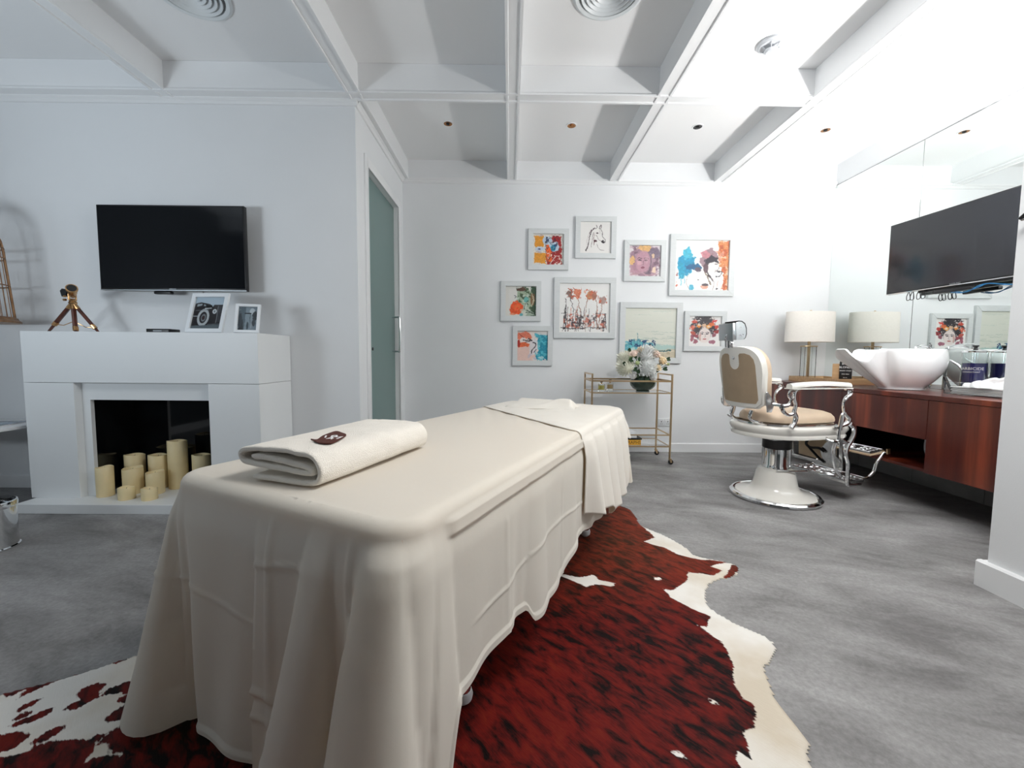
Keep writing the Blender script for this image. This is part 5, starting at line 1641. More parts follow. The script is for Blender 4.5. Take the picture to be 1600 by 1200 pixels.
MB().lathe([(0, .3225), (.009, .3225), (.010, .332), (.017, .336), (.017, .344), (0, .345)], 20).build('knob', M['black'], jr)
MB().tube([(0, 0, .318), (0, 0, .218)], .0025, 6).build('lifter_rod', M['chrome'], jr)


def wrap(r):
    def f(co): a = co.x / r; return Vector((math.sin(a) * r, co.y, -(r - math.cos(a) * r)))
    return f


JR = Matrix.Translation((0, 0, .175)) @ Matrix.Rotation(math.radians(-62), 4, 'Z') @ Matrix.Rotation(math.pi / 2, 4, 'X')
text_mesh('lettering', 'BARBICIDE', .028, M['ink_white'], jr, JR @ Matrix.Translation((0, 0, .0668)), bend=wrap(.0668))
text_mesh('lettering', 'DISINFECTANT', .014, M['ink_white'], jr, JR @ Matrix.Translation((0, -.024, .0668)), bend=wrap(.0668))

# ------------------------------------------------------------------ right television in front of the mirror
tv2 = empty('television', (3.335, 3.105, 1.905), rz=0, label='black flat television mounted in front of the mirror above the basin', cat='television')
tvA = Vector((3.312, 3.632)); tvB = Vector((3.385, 2.58))
dv = (tvB - tvA); tvw = dv.length / 2
mid = (tvA + tvB) / 2
tv2.location = (mid.x, mid.y, 1.905); tv2.rotation_euler = (0, 0, math.atan2(dv.y, dv.x))
h = .297
MB().box(-tvw, tvw, -.010, .020, -h, h, bevel=.003).build('bezel', M['black'], tv2)
MB().box(-tvw + .008, tvw - .008, -.0115, -.0098, -h + .014, h - .008).build('screen', M['screen_grey'], tv2)
MB().box(-tvw, tvw, -.0125, -.0102, -h - .001, -h + .006, bevel=.001, seg=1).build('chrome_edge', M['chrome'], tv2)
text_mesh('badge', 'SAMSUNG', .016, M['steel'], tv2, Matrix.Translation((.0, -.0128, -h + .011)) @ Matrix.Rotation(math.pi / 2, 4, 'X'))
MB().box(-tvw * .55, tvw * .75, .020, .038, -h - .018, h * .5, bevel=.006).build('rear_housing', M['black'], tv2)
MB().box(-.16, .10, -.002, .030, -h - .045, -h - .0185, bevel=.006).build('lower_bracket', M['black'], tv2)
MB().box(-.06, .06, .038, .068, -.08, .08).build('wall_bracket', M['black'], tv2)
for i, (x, dx) in enumerate(((-tvw + .17, .0), (-tvw + .20, .02), (-tvw + .25, .01), (-tvw + .285, .015))):
    MB().tube([(x, .012, -h - .002), (x - .012, .012, -h - .035), (x - .004, .008, -h - .066), (x + .018, .010, -h - .060), (x + .014, .012, -h - .025), (x + .006, .014, -h - .002)], .003, 6, smooth=6).build('cable_loop', M['black'], tv2)
for i in range(2):
    MB().tube([(-.04 + i * .03, .008, -h - .046), (.04 + i * .03, .0, -h - .062), (.14, -.004, -h - .040 + i * .01), (.20, .0, -h - .022), (.34, .004, -h - .05), (.42, .01, -h - .004)], .0035, 6, smooth=6).build('blue_cable', M['blue_cable'], tv2)

# coat hanger on the end of the projecting wall
hg = empty('coat_hanger', (XP - .012, 1.575, 1.80), label='black and chrome coat hanger on the wall edge at the far right', cat='coat hanger')
MB().tube([(-.002, .0, .02), (-.03, .0, .03), (-.05, 0, .015), (-.045, 0, -.01), (-.03, 0, -.03), (-.03, 0, -.06)], .003, 8, smooth=5).build('hook', M['chrome'], hg)
MB().tube([(-.03, -.20, -.15), (-.03, -.10, -.085), (-.03, 0, -.058), (-.03, .11, -.085), (-.03, .205, -.150)], [.010, .012, .013, .012, .009], 10, smooth=5, flat=.8).build('shoulder_bar', M['black'], hg)
MB().tube([(-.03, -.195, -.155), (-.03, .20, -.155)], .005, 8).build('trouser_bar', M['chrome'], hg)
MB().lathe([(0, 0), (.018, 0), (.018, .008), (0, .010)], 16, mtx=Matrix.Translation((.011, 0, .02)) @ Matrix.Rotation(-math.pi / 2, 4, 'Y')).build('wall_hook', M['chrome'], hg)

# ------------------------------------------------------------------ brass trolley
kx0, kx1, ky0, ky1 = .803, 1.578, 3.961, 4.345
cx_, cy_ = (kx0 + kx1) / 2, (ky0 + ky1) / 2
kt = empty('bar_cart', (cx_, cy_, 0), label='brass bar cart with glass shelves by the back wall', cat='cart')
hx_, hy_ = (kx1 - kx0) / 2, (ky1 - ky0) / 2
r_ = .0075
for sx in (-1, 1):
    for sy in (-1, 1):
        MB().box(sx * hx_ - r_, sx * hx_ + r_, sy * hy_ - r_, sy * hy_ + r_, .062, .885).build('post', M['brass'], kt)
        cw = MB()
        px_, py_ = sx * hx_, sy * hy_
        cw.lathe([(0, -.009), (.018, -.009), (.024, -.006), (.024, .006), (.018, .009), (0, .009)], 24, mtx=Matrix.Translation((px_ + .012, py_, .0245)) @ Matrix.Rotation(math.pi / 2, 4, 'X') @ Matrix.Rotation(.0, 4, 'Z'))
        cc = cw.build('caster', M['black'], kt)
        MB().prism([(px_ - .012, .061), (px_ + .016, .061), (px_ + .022, .022), (px_ + .008, .018)], 'y', py_ - .013, py_ - .0095).prism([(px_ - .012, .061), (px_ + .016, .061), (px_ + .022, .022), (px_ + .008, .018)], 'y', py_ + .0095, py_ + .013).box(px_ - .012, px_ + .016, py_ - .013, py_ + .013, .056, .0615).build('fork', M['brass'], cc)
    MB().box(sx * hx_ - r_, sx * hx_ + r_, -hy_ + r_, hy_ - r_, .872, .886).build('handle', M['brass'], kt)
for z in (.176, .290, .700, .816):
    th = .011 if z != .816 else .016
    for sy in (-1, 1): MB().box(-hx_ + r_, hx_ - r_, sy * hy_ - .006, sy * hy_ + .006, z - th / 2, z + th / 2).build('rail', M['brass'], kt)
    for sx in (-1, 1): MB().box(sx * hx_ - .006, sx * hx_ + .006, -hy_ + r_, hy_ - r_, z - th / 2, z + th / 2).build('rail', M['brass'], kt)
MB().box(-hx_ + .0065, hx_ - .0065, -hy_ + .0065, hy_ - .0065, .697, .703).build('glass_shelf', M['acrylic'], kt)
MB().box(-hx_ + .0065, hx_ - .0065, -hy_ + .0065, hy_ - .0065, .173, .179).build('glass_shelf', M['acrylic'], kt)


def perfume(x, y, s, mliq, lb):
    t = empty('perfume_bottle', (x, y, .7035), label=lb, cat='bottle', group='perfume bottles on the bar cart')
    MB().box(-.026 * s, .026 * s, -.018, .018, 0, .078, bevel=.004).build('glass', M['glass'], t)
    MB().box(-.021 * s, .021 * s, -.014, .014, .020, .062, bevel=.003).build('perfume', mliq, t)
    MB().lathe([(0, .0785), (.008, .0785), (.008, .092), (0, .092)], 14).build('collar', M['brass'], t)
    MB().box(-.012, .012, -.010, .010, .0925, .112, bevel=.002).build('cap', M['black'], t)


perfume(.915, 4.06, 1.15, M['amber_liquid'], 'small square perfume bottle with yellow liquid and black cap')
perfume(1.035, 4.20, 1.15, M['peach_liquid'], 'small square perfume bottle with peach liquid, nearer the vase')
# books on the lower shelf
bk = empty('book', (1.14, 4.135, .1795), label='thick yellow book with black spine lettering on the lowest cart shelf', cat='book', group='books on the bar cart')
MB().box(-.17, .17, -.12, .12, 0, .004).box(-.17, .17, -.12, .12, .044, .048).box(-.17, .17, -.122, -.118, .0, .048, bevel=.001, seg=1).build('cover', M['book_yellow'], bk)
MB().box(-.166, .166, -.1175, .116, .0042, .0438).build('pages', M['paper'], bk)
text_mesh('spine_lettering', 'PHOTOGRAPHS', .044, M['ink_dark'], bk, Matrix.Translation((0.01, -.1225, .024)) @ Matrix.Rotation(math.pi / 2, 4, 'X'))
bk = empty('book', (1.17, 4.135, .2285), rz=.03, label='slim black book on top of the yellow book', cat='book', group='books on the bar cart')
MB().box(-.15, .15, -.11, .11, 0, .003).box(-.15, .15, -.11, .11, .013, .016).box(-.15, .15, -.112, -.108, 0, .016).build('cover', M['book_black'], bk)
MB().box(-.147, .147, -.1075, .107, .0032, .0128).build('pages', M['paper'], bk)
for k, (z, lb) in enumerate(((.2455, 'white paperback on the black book in the cart'), (.2735, 'topmost white paperback in the stack on the cart'))):
    bk = empty('book', (1.13 - .01 * k, 4.15, z), rz=-.05 + .1 * k, label=lb, cat='book', group='books on the bar cart')
    MB().box(-.15, .15, -.105, .105, 0, .002).box(-.15, .15, -.105, .105, .025, .027).box(-.15, .15, -.107, -.104, 0, .027).build('cover', M['book_white'], bk)
    MB().box(-.148, .148, -.1035, .103, .0022, .0248).build('pages', M['paper'], bk)
t = empty('pine_cone_ornament', (1.10, 4.13, .301), label='small dark twiggy ornament on top of the stacked books', cat='ornament')
for k in range(9):
    a = k * 2.4
    MB().tube([(.01 * math.cos(a), .01 * math.sin(a), .0005), (.03 * math.cos(a), .03 * math.sin(a), .03), (.055 * math.cos(a), .05 * math.sin(a), .02 + .02 * (k % 3))], [.004, .004, .002], 6).build('twig', M['mahogany_leg'], t)

# vase and flowers
VX, VY, VZ = 1.345, 4.12, .7035
vs_ = empty('vase', (VX, VY, VZ), label='round dark green glass vase on the bar cart', cat='vase')
MB().lathe([(0, .0), (.06, .0), (.072, .004), (.060, .012), (.095, .030), (.122, .062), (.128, .088), (.120, .118), (.100, .142), (.092, .152), (.088, .152), (.096, .140), (.114, .117), (.122, .088), (.116, .062), (.090, .034), (0, .016)], 44).build('glass_bowl', M['green_glass'], vs_)
MB().lathe([(0, .017), (.088, .036), (.114, .062), (.118, .085), (0, .085)], 36).build('water', M['leaf'], vs_)


def petal(b, base, d, up, L, wdt, curl):
    """one petal as a small curved strip"""
    side = d.cross(up).normalized(); pts_ = []
    for i in range(5):
        t = i / 4; c = base + d * (L * t) + up * (curl * t * t * L)
        ww_ = wdt * (math.sin(math.pi * min(1, .15 + .75 * t)) ** .7)
        pts_.append([c - side * ww_ + up * (.12 * L * t), c, c + side * ww_ + up * (.12 * L * t)])
    b.grid(pts_)


def bloom(kind, off, R, m, label, seed):
    rnd = random.Random(seed)
    c = Vector(off); b = MB()
    t = empty('flower', (VX, VY, VZ), label=label, cat='flower', group='flowers in the green vase')
    out = (c - Vector((0, 0, .12))).normalized()
    ga = math.pi * (3 - 5 ** .5)
    if kind == 'mum':
        N_ = 120
        for i in range(N_):
            u = (i + .5) / N_; ph = math.acos(1 - 1.55 * u); th = ga * i
            z = out; x = z.orthogonal().normalized(); y = z.cross(x)
            d = (x * math.cos(th) + y * math.sin(th)) * math.sin(ph) + z * math.cos(ph)
            L_ = R * (.50 + .16 * rnd.random()); st_ = c + d * R * .48
            petal(b, st_, (d + z * .15).normalized(), z if abs(d.dot(z)) < .95 else x, L_, R * .115, .18)
        b.ell(tuple(c), (R * .66,) * 3, 2)
    elif kind == 'rose':
        z = out; x = z.orthogonal().normalized(); y = z.cross(x)
        for i in range(22):
            u = i / 21; th = ga * i; rr = R * (.12 + .62 * u); tilt = .25 + 1.05 * u
            d = ((x * math.cos(th) + y * math.sin(th)) * math.sin(tilt) + z * math.cos(tilt)).normalized()
            st_ = c - z * R * .35 * u + (x * math.cos(th) + y * math.sin(th)) * rr * .35
            petal(b, st_, d, (z - d * z.dot(d) * .9).normalized() if abs(z.dot(d)) < .98 else x, R * (.62 + .25 * u), R * (.22 + .22 * u), -.22)
        b.ell(tuple(c - z * R * .12), (R * .62,) * 3, 2)
    else:
        for i in range(16):
            th = ga * i; ph = math.acos(1 - 2 * (i + .5) / 16)
            d = Vector((math.sin(ph) * math.cos(th), math.sin(ph) * math.sin(th), math.cos(ph)))
            b.ell(tuple(c + d * R * .45), (R * .5,) * 3, 1)
    b.build('bloom', m, t, 60, recalc=False)
    MB().tube([tuple(c - out * R * .3), tuple(c * .55 + Vector((0, 0, .045))), (off[0] * .25, off[1] * .25, .022)], .003, 6, smooth=5).build('stem', M['stem'], t)


def cpx(px, py, y):
    d = np.array([px - 800.0, 600.0 - py, -642.0])
    r = np.array([_X @ d, _Y @ d, _Z @ d])
    return (r[0] * y / r[1] - VX, y - VY, CH + r[2] * y / r[1] - VZ)


for kind, px, py, y, R, m, lb in (
        ('mum', 1010, 556, 4.05, .098, 'petal_white', 'large white chrysanthemum in the middle of the bouquet'),
        ('mum', 1012, 576, 4.00, .085, 'petal_white', 'white chrysanthemum just above the rim of the vase'),
        ('mum', 979, 575, 4.06, .092, 'petal_ivory', 'ivory chrysanthemum at the lower left of the bouquet'),
        ('mum', 977, 562, 4.14, .080, 'petal_ivory', 'ivory chrysanthemum at the upper left of the bouquet'),
        ('rose', 1026, 553, 4.03, .056, 'petal_pink', 'blush rose at the upper right of the bouquet'),
        ('rose', 1036, 563, 4.00, .058, 'petal_cream', 'cream yellow rose at the right of the bouquet'),
        ('rose', 1029, 574, 3.98, .040, 'petal_cream', 'small cream rose below the large cream rose'),
        ('rose', 990, 552, 4.02, .050, 'petal_pink', 'blush rose at the top left of the bouquet'),
        ('rose', 1001, 546, 4.08, .050, 'petal_cream', 'cream rose at the very top of the bouquet'),
        ('rose', 1017, 545, 4.08, .050, 'petal_ivory', 'ivory rose at the top right of the bouquet'),
        ('mum', 1020, 589, 3.99, .036, 'petal_white', 'small white bloom over the right rim of the vase'),
        ('mum', 990, 587, 4.02, .034, 'petal_white', 'small white bloom over the left rim of the vase'),
        ('bud', 996, 567, 4.0, .026, 'bud_green', 'green bud left of the white chrysanthemum'),
        ('bud', 986, 559, 4.02, .020, 'bud_green', 'small green bud among the left flowers'),
        ('bud', 1016, 546, 4.1, .024, 'bud_green', 'green bud above the white chrysanthemum'),
        ('bud', 1044, 569, 4.08, .018, 'bud_green', 'green bud at the right end of the bouquet')):
    bloom(kind, cpx(px, py, y), R, M[m], lb, int(px * 7 + py))
rnd = random.Random(12)
LV = [(977, 571, 4.00), (990, 578, 4.0), (999, 583, 3.98), (1002, 572, 4.02), (1028, 581, 3.98), (1036, 577, 4.0), (1040, 567, 4.12), (983, 563, 4.0), (994, 560, 4.04), (1008, 592, 4.0), (985, 550, 4.16), (1012, 543, 4.16), (996, 590, 4.02), (1041, 562, 4.16), (1000, 564, 4.0), (1024, 574, 4.02)]
LL = ['across the left ivory chrysanthemum', 'below the ivory chrysanthemum', 'above the left rim of the vase', 'left of the central chrysanthemum', 'under the cream roses at right',
      'lower right, beside the small cream rose', 'right end, next to the last bud', 'between the two ivory chrysanthemums', 'behind the green bud', 'hanging over the front rim of the vase',
      'upper left, above the ivory blooms', 'at the very top of the bouquet', 'left side just over the glass rim', 'upper right, behind the cream rose', 'in the dark gap at the centre left', 'in the dark gap at the centre right']
for i, (px, py, y) in enumerate(LV):
    c = Vector(cpx(px, py, y))
    t = empty('leaf_sprig', (VX, VY, VZ), label='dark green leaf sprig ' + LL[i], cat='leaf', group='leaf sprigs in the green vase')
    b = MB()
    out = Vector((c.x, c.y - .05, c.z - .12)).normalized(); x = Vector((1, 0, .2)) if i % 2 else Vector((-.5, 0, 1))
    for a in (-.5, .4):
        d = (out * .3 + x * math.cos(a) + Vector((0, 0, 1)) * math.sin(a) * (1 if i % 3 else -1)).normalized()
        up = Vector((0, -1, .1)); up = (up - d * up.dot(d)).normalized()
        petal(b, c, d, up, .042, .013, .1)
    b.build('leaf', M['leaf'], t, 60, recalc=False)
    MB().tube([tuple(c), tuple(c * .5 + Vector((0, 0, .06))), (c.x * .2, c.y * .2, .022)], .002, 5, smooth=4).build('stem', M['stem'], t)

# ------------------------------------------------------------------ barber chair
ch = empty('barber_chair', (2.03, 3.06, 0), rz=math.radians(12), label='vintage cream enamel and chrome barber chair with tan leather seat', cat='barber chair')
MB().lathe([(0, .002), (.300, .002), (.306, .010), (.304, .022), (.292, .032), (.278, .034), (.270, .030), (.268, .020), (0, .020)], 64).build('base_ring', M['chrome'], ch)
MB().lathe([(.268, .024), (.262, .034), (.235, .042), (.195, .052), (.165, .070), (.148, .100), (.140, .140), (.130, .190), (.118, .215), (.100, .226), (0, .226)], 56).build('base', M['enamel'], ch)
MB().lathe([(.0, .227), (.088, .227), (.085, .24), (.080, .25), (.080, .372), (0, .372)], 40).build('column', M['chrome'], ch)
for a in (0.7, 2.4, 3.9, 5.5):
    MB().tube([(.086 * math.cos(a), .086 * math.sin(a), .229), (.086 * math.cos(a), .086 * math.sin(a), .372)], .010, 10).build('guide_rod', M['chrome'], ch)
MB().lathe([(0, .373), (.092, .373), (.097, .38), (.097, .43), (.105, .445), (.105, .455), (0, .455)], 40).build('collar', M['black'], ch)
MB().box(-.16, .20, -.13, .13, .456, .478, bevel=.006).build('mount_plate', M['chrome_worn'], ch)
MB().tube([(-.09, -.10, .232), (.02, -.13, .226), (.16, -.13, .222), (.20, -.11, .226)], .006, 8, smooth=5).build('foot_pedal', M['chrome'], ch)


def oval(L0, L1, w, n_=48, p=2.6, fr=.6):
    """plan outline: round at the back (-x), squarer at the front"""
    out = []
    for i in range(n_):
        a = 2 * math.pi * i / n_
        c_, s_ = math.cos(a), math.sin(a)
        pw = 2.2 if c_ < 0 else 4.5
        r = (abs(c_) ** pw + abs(s_) ** pw) ** (-1 / pw)
        x = r * c_ * (L1 if c_ > 0 else -L0)
        out.append((x, r * s_ * w))
    return out


def loft_plan(levels, close=True):
    b = MB(); rings = []
    for outline, z in levels: rings.append([b.bm.verts.new((x, y, z(x, y) if callable(z) else z)) for x, y in outline])
    for A_, B_ in zip(rings, rings[1:]):
        n_ = len(A_)
        for k in range(n_): b.bm.faces.new((A_[k], A_[(k + 1) % n_], B_[(k + 1) % n_], B_[k]))
    if close: b.bm.faces.new(rings[0][::-1]); b.bm.faces.new(rings[-1])
    return b


L0, L1, WD = -.335, .425, .282
lv = []
for f_, z in ((.90, .480), (.965, .484), (.975, .500), (.955, .512), (.975, .524), (1.0, .540), (1.0, .556), (.985, .566), (.965, .570), (.90, .571)):
    lv.append((oval(L0 * f_, L1 * f_, WD * f_), z))
loft_plan(lv).build('seat_frame', M['enamel'], ch, 50)
loft_plan([(oval(-.29, .385, .235), .5715), (oval(-.29, .385, .235), .584), (oval(-.27, .36, .21), .588)]).build('seat_rim', M['chrome'], ch, 50)
lv = []
for f_, z in ((.92, .589), (.99, .594), (1.0, .608), (.985, .630), (.93, .650), (.80, .666), (.55, .676), (.25, .680)):
    lv.append((oval(-.270 * f_, .345 * f_, .225 * f_), z))
loft_plan(lv).build('seat_cushion', M['leather'], ch, 60)

# backrest: leaning shell. local frame: y across, z up, x outward (forward +)
RB = Matrix.Translation((-.300, .012, .692)) @ Matrix.Rotation(math.radians(-9), 4, 'Y')


def back_outline(w, h0, h1, f_=1.0, n_=40, bw=.92):
    """arched top, slightly narrower chamfered bottom"""
    out = [(-w * .72 * 1.0, h0), (w * .72, h0), (w * .93, h0 + .035)]
    for i in range(n_ + 1):
        a = math.pi * i / n_
        c_, s_ = math.cos(a), math.sin(a)
        pw = 3.0
        r = (abs(c_) ** pw + abs(s_) ** pw) ** (-1 / pw)
        out.append((w * r * c_, h1 - .20 + .20 * r * s_))
    out.append((-w * .93, h0 + .035))
    return out


def curved(b, lo=-.24, hi=.24, k=.95):
    for y in np.arange(lo, hi, .022):
        bmesh.ops.bisect_plane(b.bm, geom=list(b.bm.verts) + list(b.bm.edges) + list(b.bm.faces), plane_co=(0, y, 0), plane_no=(0, 1, 0))
    for v in b.bm.verts:
        v.co.x += k * v.co.y ** 2
        v.co = RB @ v.co
    return b


ol = back_outline(.205, .0, .448)
curved(MB().prism(ol, 'x', -.045, .0, bevel=.012)).build('back_shell', M['enamel'], ch, 50)
ol2 = back_outline(.194, .02, .437)
curved(MB().prism(ol2, 'x', .0005, .010, bevel=.003)).build('back_trim', M['enamel'], ch, 50)
# tan panel on the rear with the tongue-shaped notch at the top
pan = [(-.148, .040), (.148, .040), (.165, .068)]
pan += [(.164, .310), (.156, .355), (.132, .386), (.095, .400), (.058, .400), (.046, .388), (.046, .335)]
pan += [(.046 * math.cos(a), .330 - .046 * math.sin(a)) for a in np.linspace(.1, math.pi - .1, 9)]
pan += [(-.046, .335), (-.046, .388), (-.058, .400), (-.095, .400), (-.132, .386), (-.156, .355), (-.164, .310), (-.165, .068)]
curved(MB().prism(pan, 'x', -.0475, -.0455)).build('back_panel', M['leather_back'], ch, 20)
MB().lathe([(0, 0), (.012, 0), (.012, .006), (.008, .012), (0, .013)], 16, mtx=RB @ Matrix.Translation((-.0455, .0, .368)) @ Matrix.Rotation(-math.pi / 2, 4, 'Y')).build('adjusting_knob', M['chrome'], ch)
# front cushion
b = MB(); rings = []
for f_, x in ((1.0, .011), (1.0, .035), (.985, .052), (.93, .068), (.80, .078), (.5, .084), (.2, .085)):
    o_ = [(y * f_, .235 + (z - .235) * f_) for y, z in back_outline(.182, .015, .440)]
    rings.append([b.bm.verts.new(RB @ Vector((x + 0.95 * y * y + .012 * math.sin(math.pi * min(1, max(0, z / .45))), y, z))) for y, z in o_])
for A_, B_ in zip(rings, rings[1:]):
    for k in range(len(A_)): b.bm.faces.new((A_[k], A_[(k + 1) % len(A_)], B_[(k + 1) % len(A_)], B_[k]))
b.bm.faces.new(rings[0][::-1]); b.bm.faces.new(rings[-1])
b.build('back_cushion', M['leather'], ch, 60)
# link between seat frame and backrest, rear
for s_ in (-1, 1):
    MB().tube([(-.322, s_ * .09, .674), (-.335, s_ * .09, .640), (-.325, s_ * .09, .610), (-.28, s_ * .10, .592), (-.22, s_ * .10, .590)], [.012, .012, .011, .011, .010], 10, smooth=5).build('rear_bracket', M['chrome'], ch)
# headrest
RH = Matrix.Translation((-.412, .055, 1.122)) @ Matrix.Rotation(math.radians(-4), 4, 'Y')
MB().tube([RH @ Vector((.0, 0, .0)), RH @ Vector((.0, 0, .055))], .012, 12).build('headrest_post', M['chrome'], ch)
MB().tube([RH @ Vector((.0, -.035, .005)), RH @ Vector((-.012, -.045, .03)), RH @ Vector((.0, -.03, .06)), RH @ Vector((.012, -.01, .05))], [.010, .013, .011, .008], 10, smooth=5).tube([RH @ Vector((0, .03, .005)), RH @ Vector((.0, .03, .06))], .009, 10).tube([RH @ Vector((0, -.03, .055)), RH @ Vector((.0, .03, .055))], .009, 10).build('headrest_clamp', M['chrome'], ch)
hz0, hz1 = .055, .178
hb = MB().box(-.026, .0, -.072, .072, hz0, hz1, bevel=.004, mtx=RH).build('headrest_plate', M['steel'], ch)
MB().tube([RH @ Vector((-.030, -.02, hz0 + .045)), RH @ Vector((-.034, -.012, hz0 + .02)), RH @ Vector((-.030, -.005, hz0 - .005))], [.004, .009, .006], 8, smooth=4).build('release_lever', M['chrome'], ch)
for s_ in (-1, 1):
    dp = [(.0, hz0), (.060, hz0), (.076, hz0 + .012), (.086, hz0 + .04), (.086, hz1 - .045), (.074, hz1 - .012), (.052, hz1 + .004), (.026, hz1 + .008), (.0, hz1 + .002)]
    b = MB()
    y0 = s_ * .0725; y1 = s_ * .064
    b.prism([(x, z) for x, z in dp], 'y', min(y0, y1), max(y0, y1), bevel=.002, mtx=RH).build('headrest_side', M['steel'], ch)
    for q in ((.035, hz0 + .03), (.06, hz0 + .035), (.042, hz1 - .035)):
        MB().lathe([(0, 0), (.007, 0), (.006, .004), (0, .006)], 12, mtx=RH @ Matrix.Translation((q[0], s_ * .0727, q[1])) @ Matrix.Rotation(-s_ * -math.pi / 2, 4, 'X')).build('screw', M['chrome'], ch)
b = MB()
arcp = [(.070, hz0 + .002), (.084, hz0 + .012), (.094, hz0 + .038), (.094, hz1 - .043), (.081, hz1 - .006), (.055, hz1 + .012), (.030, hz1 + .015), (.030, hz1 + .008), (.052, hz1 + .004), (.074, hz1 - .012), (.086, hz1 - .045), (.086, hz0 + .04), (.076, hz0 + .012), (.066, hz0 + .004)]
b.prism(arcp, 'y', -.070, .070, mtx=RH).build('headrest_pad', M['black'], ch, 40)

for s_ in (-1, 1):
    y = s_ * .285
    # arm pad
    a0 = Vector((-.215, y, .856)); a1 = Vector((.275, y, .862))
    pad = []
    for i in range(15):
        t = i / 14; x = a0.x + (a1.x - a0.x) * t
        z = .850 + .012 * math.sin(t * math.pi) + .004 * t; w_ = .024 + .010 * math.sin(math.pi * min(1, t * 1.1)) + .006 * t
        pad.append([(x, y - w_, z), (x, y - w_, z + .012), (x, y - w_ * .75, z + .026), (x, y, z + .031), (x, y + w_ * .75, z + .026), (x, y + w_, z + .012), (x, y + w_, z), (x, y - w_, z)])
    b = MB().grid(pad)
    bmesh.ops.remove_doubles(b.bm, verts=b.bm.verts, dist=1e-5); b.bm.verts.ensure_lookup_table()
    bmesh.ops.holes_fill(b.bm, edges=b.bm.edges)
    arm = b.build('armrest', M['enamel'], ch, 50)
    MB().box(a0.x - .004, a1.x + .006, y - .036, y + .036, .842, .8495, bevel=.002).build('arm_plate', M['enamel'], arm)
    MB().tube([(.255, y, .840), (.300, y, .835), (.302, y, .800), (.265, y, .775), (.250, y, .730), (.262, y, .675), (.300, y, .640), (.290, y, .600), (.235, y, .580), (.17, y, .576)], [.010, .012, .013, .013, .012, .013, .019, .016, .012, .009], 12, smooth=6).build('arm_support', M['chrome'], ch)
    MB().tube([(.300, y, .828), (.318, y - s_ * .004, .812), (.305, y, .795), (.285, y, .808), (.292, y, .825)], .007, 8, smooth=5).build('scroll', M['chrome'], ch)
    MB().tube([(-.130, y, .840), (-.165, y, .825), (-.170, y, .780), (-.155, y, .735), (-.165, y, .690), (-.150, y, .650), (-.160, y, .610), (-.185, y, .580)], [.010, .013, .013, .012, .013, .017, .015, .020], 12, smooth=6).build('arm_support', M['chrome'], ch)
    MB().tube([(-.165, y, .822), (-.200, y, .830), (-.215, y, .800), (-.195, y, .770), (-.215, y, .735), (-.262, y, .728)], [.008, .010, .010, .010, .012, .014], 10, smooth=6).build('scroll', M['chrome'], ch)
    MB().tube([(-.262, y * .97, .726), (-.250, y, .690), (-.215, y, .668), (-.180, y, .672), (-.160, y, .690)], [.014, .012, .011, .011, .011], 10, smooth=6).build('scroll', M['chrome'], ch)
    hinge = MB().prism([(-.298, .675), (-.263, .675), (-.242, .73), (-.280, .79), (-.305, .82), (-.316, .815)], 'y', y * .74 + .012 - .006, y * .74 + .012 + .006, bevel=.003).build('hinge_plate', M['chrome_worn'], ch)
    MB().tube([(-.265, y * .98, .730), (-.270, y * .78, .735)], .012, 10).build('hinge_pin', M['chrome'], ch)
    # leg frame from seat front to foot platform
    yy = s_ * .245
    MB().tube([(.365, yy, .585), (.400, yy, .560), (.408, yy, .515), (.385, yy, .465), (.352, yy, .415), (.350, yy, .360), (.372, yy, .300), (.375, yy, .230), (.375, yy, .160), (.388, yy, .138), (.50, yy, .136)], [.014, .015, .014, .015, .016, .014, .014, .013, .013, .013, .008], 10, smooth=6, flat=1.2).build('leg_frame', M['chrome'], ch)
    MB().tube([(.300, yy, .478), (.345, yy, .452), (.37, yy, .452)], .011, 8, smooth=4).build('leg_brace', M['chrome'], ch)
    yi = s_ * .215
    MB().tube([(.30, yi, .475), (.27, yi, .40), (.275, yi, .33), (.30, yi, .25), (.36, yi, .19)], [.012, .011, .011, .010, .010], 8, smooth=5).build('inner_brace', M['chrome_worn'], ch)
    MB().tube([(.545, yi, .160), (.60, yi, .170), (.655, yi, .215), (.675, yi, .275), (.715, yi, .322), (.74, yi, .352)], [.010, .012, .012, .011, .013, .012], 10, smooth=5).build('foot_arm', M['chrome'], ch)

# seat height lever on the near side
MB().tube([(.12, -.283, .500), (.10, -.305, .492), (.13, -.315, .482), (.175, -.315, .482), (.182, -.315, .53), (.190, -.315, .60), (.198, -.315, .655), (.208, -.315, .672), (.214, -.315, .655), (.206, -.315, .60), (.196, -.315, .56)], [.008, .010, .011, .012, .011, .009, .008, .008, .008, .008, .009], 10, smooth=6).build('recline_lever', M['chrome'], ch)
# calf pad and its frame
RC_ = Matrix.Translation((.365, 0, .465)) @ Matrix.Rotation(math.radians(-4), 4, 'Y')
MB().box(-.012, .012, -.15, .15, -.19, -.01, bevel=.006, mtx=RC_).build('calf_pad', M['beige_panel'], ch)
fr = MB()
fr.box(-.022, -.0125, -.215, .215, -.225, -.195, bevel=.003, mtx=RC_).box(-.022, -.0125, -.215, .215, -.012, .012, bevel=.003, mtx=RC_).box(-.022, -.0125, -.215, -.190, -.20, 0, bevel=.003, mtx=RC_).box(-.022, -.0125, .190, .215, -.20, 0, bevel=.003, mtx=RC_)
fr.build('calf_frame', M['chrome_worn'], ch)
MB().prism([(-.165, .44), (-.10, .425), (-.055, .36), (-.075, .29), (-.12, .25), (-.205, .25), (-.215, .30), (-.175, .34), (-.175, .40)], 'x', .338, .345, bevel=.002).build('calf_bracket', M['chrome_worn'], ch)
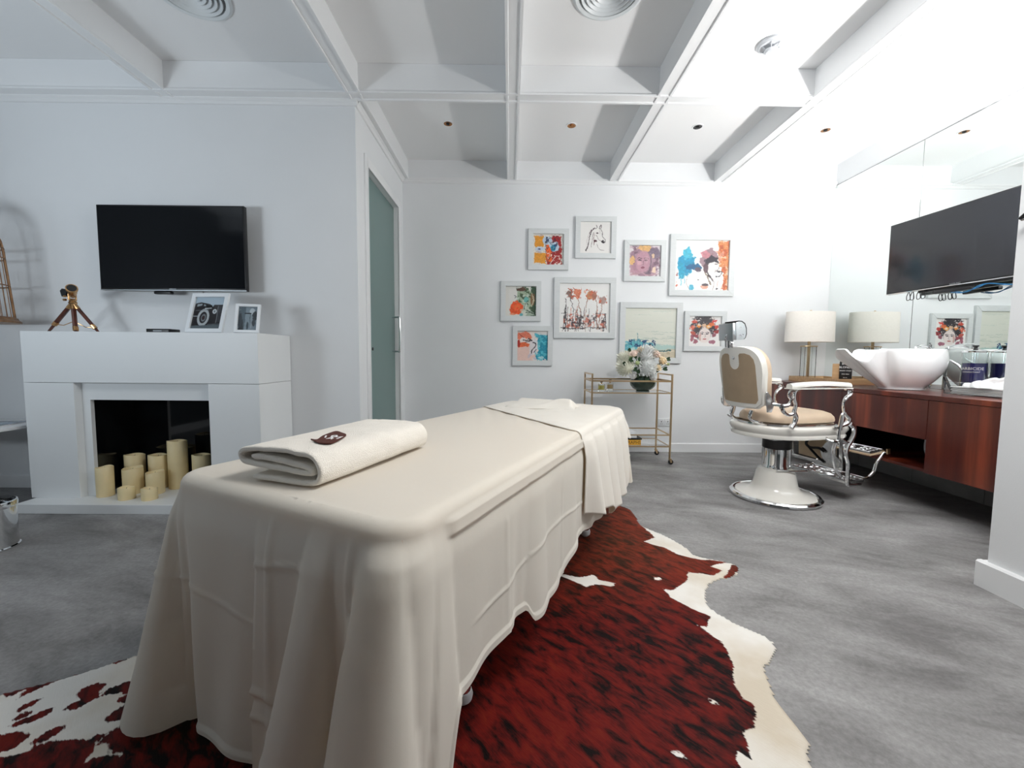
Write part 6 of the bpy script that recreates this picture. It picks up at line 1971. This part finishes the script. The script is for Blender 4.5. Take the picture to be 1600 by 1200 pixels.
MB().tube([(.342, .02, .45), (.325, .05, .39), (.330, .02, .36), (.325, -.06, .37), (.33, -.10, .35)], .010, 8, smooth=5).tube([(.325, .05, .38), (.33, -.05, .30), (.337, -.10, .27)], .009, 8, smooth=4).build('catch_lever', M['black'], ch)


def ornate(name, pts, th, parent, mtx, seed):
    """cast foot plate: slab with raised rings and leaves (local x forward, y across)"""
    pl = MB().prism(pts, 'z', 0, th, bevel=.002, mtx=mtx).build(name, M['chrome_worn'], parent)
    xs_ = [p[0] for p in pts]; ys_ = [p[1] for p in pts]
    x0, x1, y0, y1 = min(xs_), max(xs_), min(ys_), max(ys_)
    cx, cy = (x0 + x1) / 2, (y0 + y1) / 2; k_ = min(x1 - x0, y1 - y0) / 2 * .82
    b = MB()
    for r in (k_, k_ * .72, k_ * .42):
        b.tube([mtx @ Vector((cx + r * math.cos(a), cy + r * math.sin(a), th + .001)) for a in np.linspace(0, 2 * math.pi, 28, endpoint=False)], .0028, 5, closed=True)
    for a in np.linspace(0, 2 * math.pi, 12, endpoint=False):
        b.tube([mtx @ Vector((cx + r * k_ * math.cos(a + da), cy + r * k_ * math.sin(a + da), th + .001)) for r, da in ((.45, 0), (.56, .14), (.68, 0))], .0026, 5)
    for sgn in (-1, 1):
        for q in range(3):
            yq = cy + sgn * (k_ + (abs(y1 - cy) - k_) * (.25 + .3 * q))
            for xx in (x0 + (x1 - x0) * .25, cx, x1 - (x1 - x0) * .25):
                b.tube([mtx @ Vector((xx + .016 * (1 - f) * math.cos(f * 8 + q), yq + sgn * .016 * (1 - f) * math.sin(f * 8 + q), th + .001)) for f in (0, .2, .4, .6, .8)], .0026, 5)
    b.tube([mtx @ Vector((x, y, th + .001)) for x, y in ((x0 + .008, y0 + .008), (x1 - .008, y0 + .008), (x1 - .008, y1 - .008), (x0 + .008, y1 - .008))], .003, 5, closed=True)
    tag(b.build('scrollwork', M['chrome'], pl), kind='stuff')
    return pl


ornate('foot_platform', [(.365, -.235), (.54, -.235), (.59, -.18), (.60, 0), (.59, .18), (.54, .235), (.365, .235)], .016, ch, Matrix.Translation((0, 0, .140)) @ Matrix.Rotation(math.radians(-1), 4, 'Y'), 1)
RU = Matrix.Translation((.755, 0, .362)) @ Matrix.Rotation(math.radians(-7), 4, 'Y')
ornate('foot_rest', [(-.135, -.205), (.0, -.205), (.0, .205), (-.135, .205)], .012, ch, RU, 2)
MB().box(-.14, .004, -.208, .208, -.016, -.0005, bevel=.003, mtx=RU).build('foot_rest_underside', M['beige_panel'], ch)
MB().tube([RU @ Vector((-.006, -.222, -.012)), RU @ Vector((-.006, .222, -.012))], .009, 10).build('foot_rest_rod', M['chrome'], ch)
for s_ in (-1, 1):
    MB().box(.0, .03, s_ * .222 - .006, s_ * .222 + .006, -.02, .02, bevel=.003, mtx=RU).build('foot_rest_tip', M['brass'], ch)
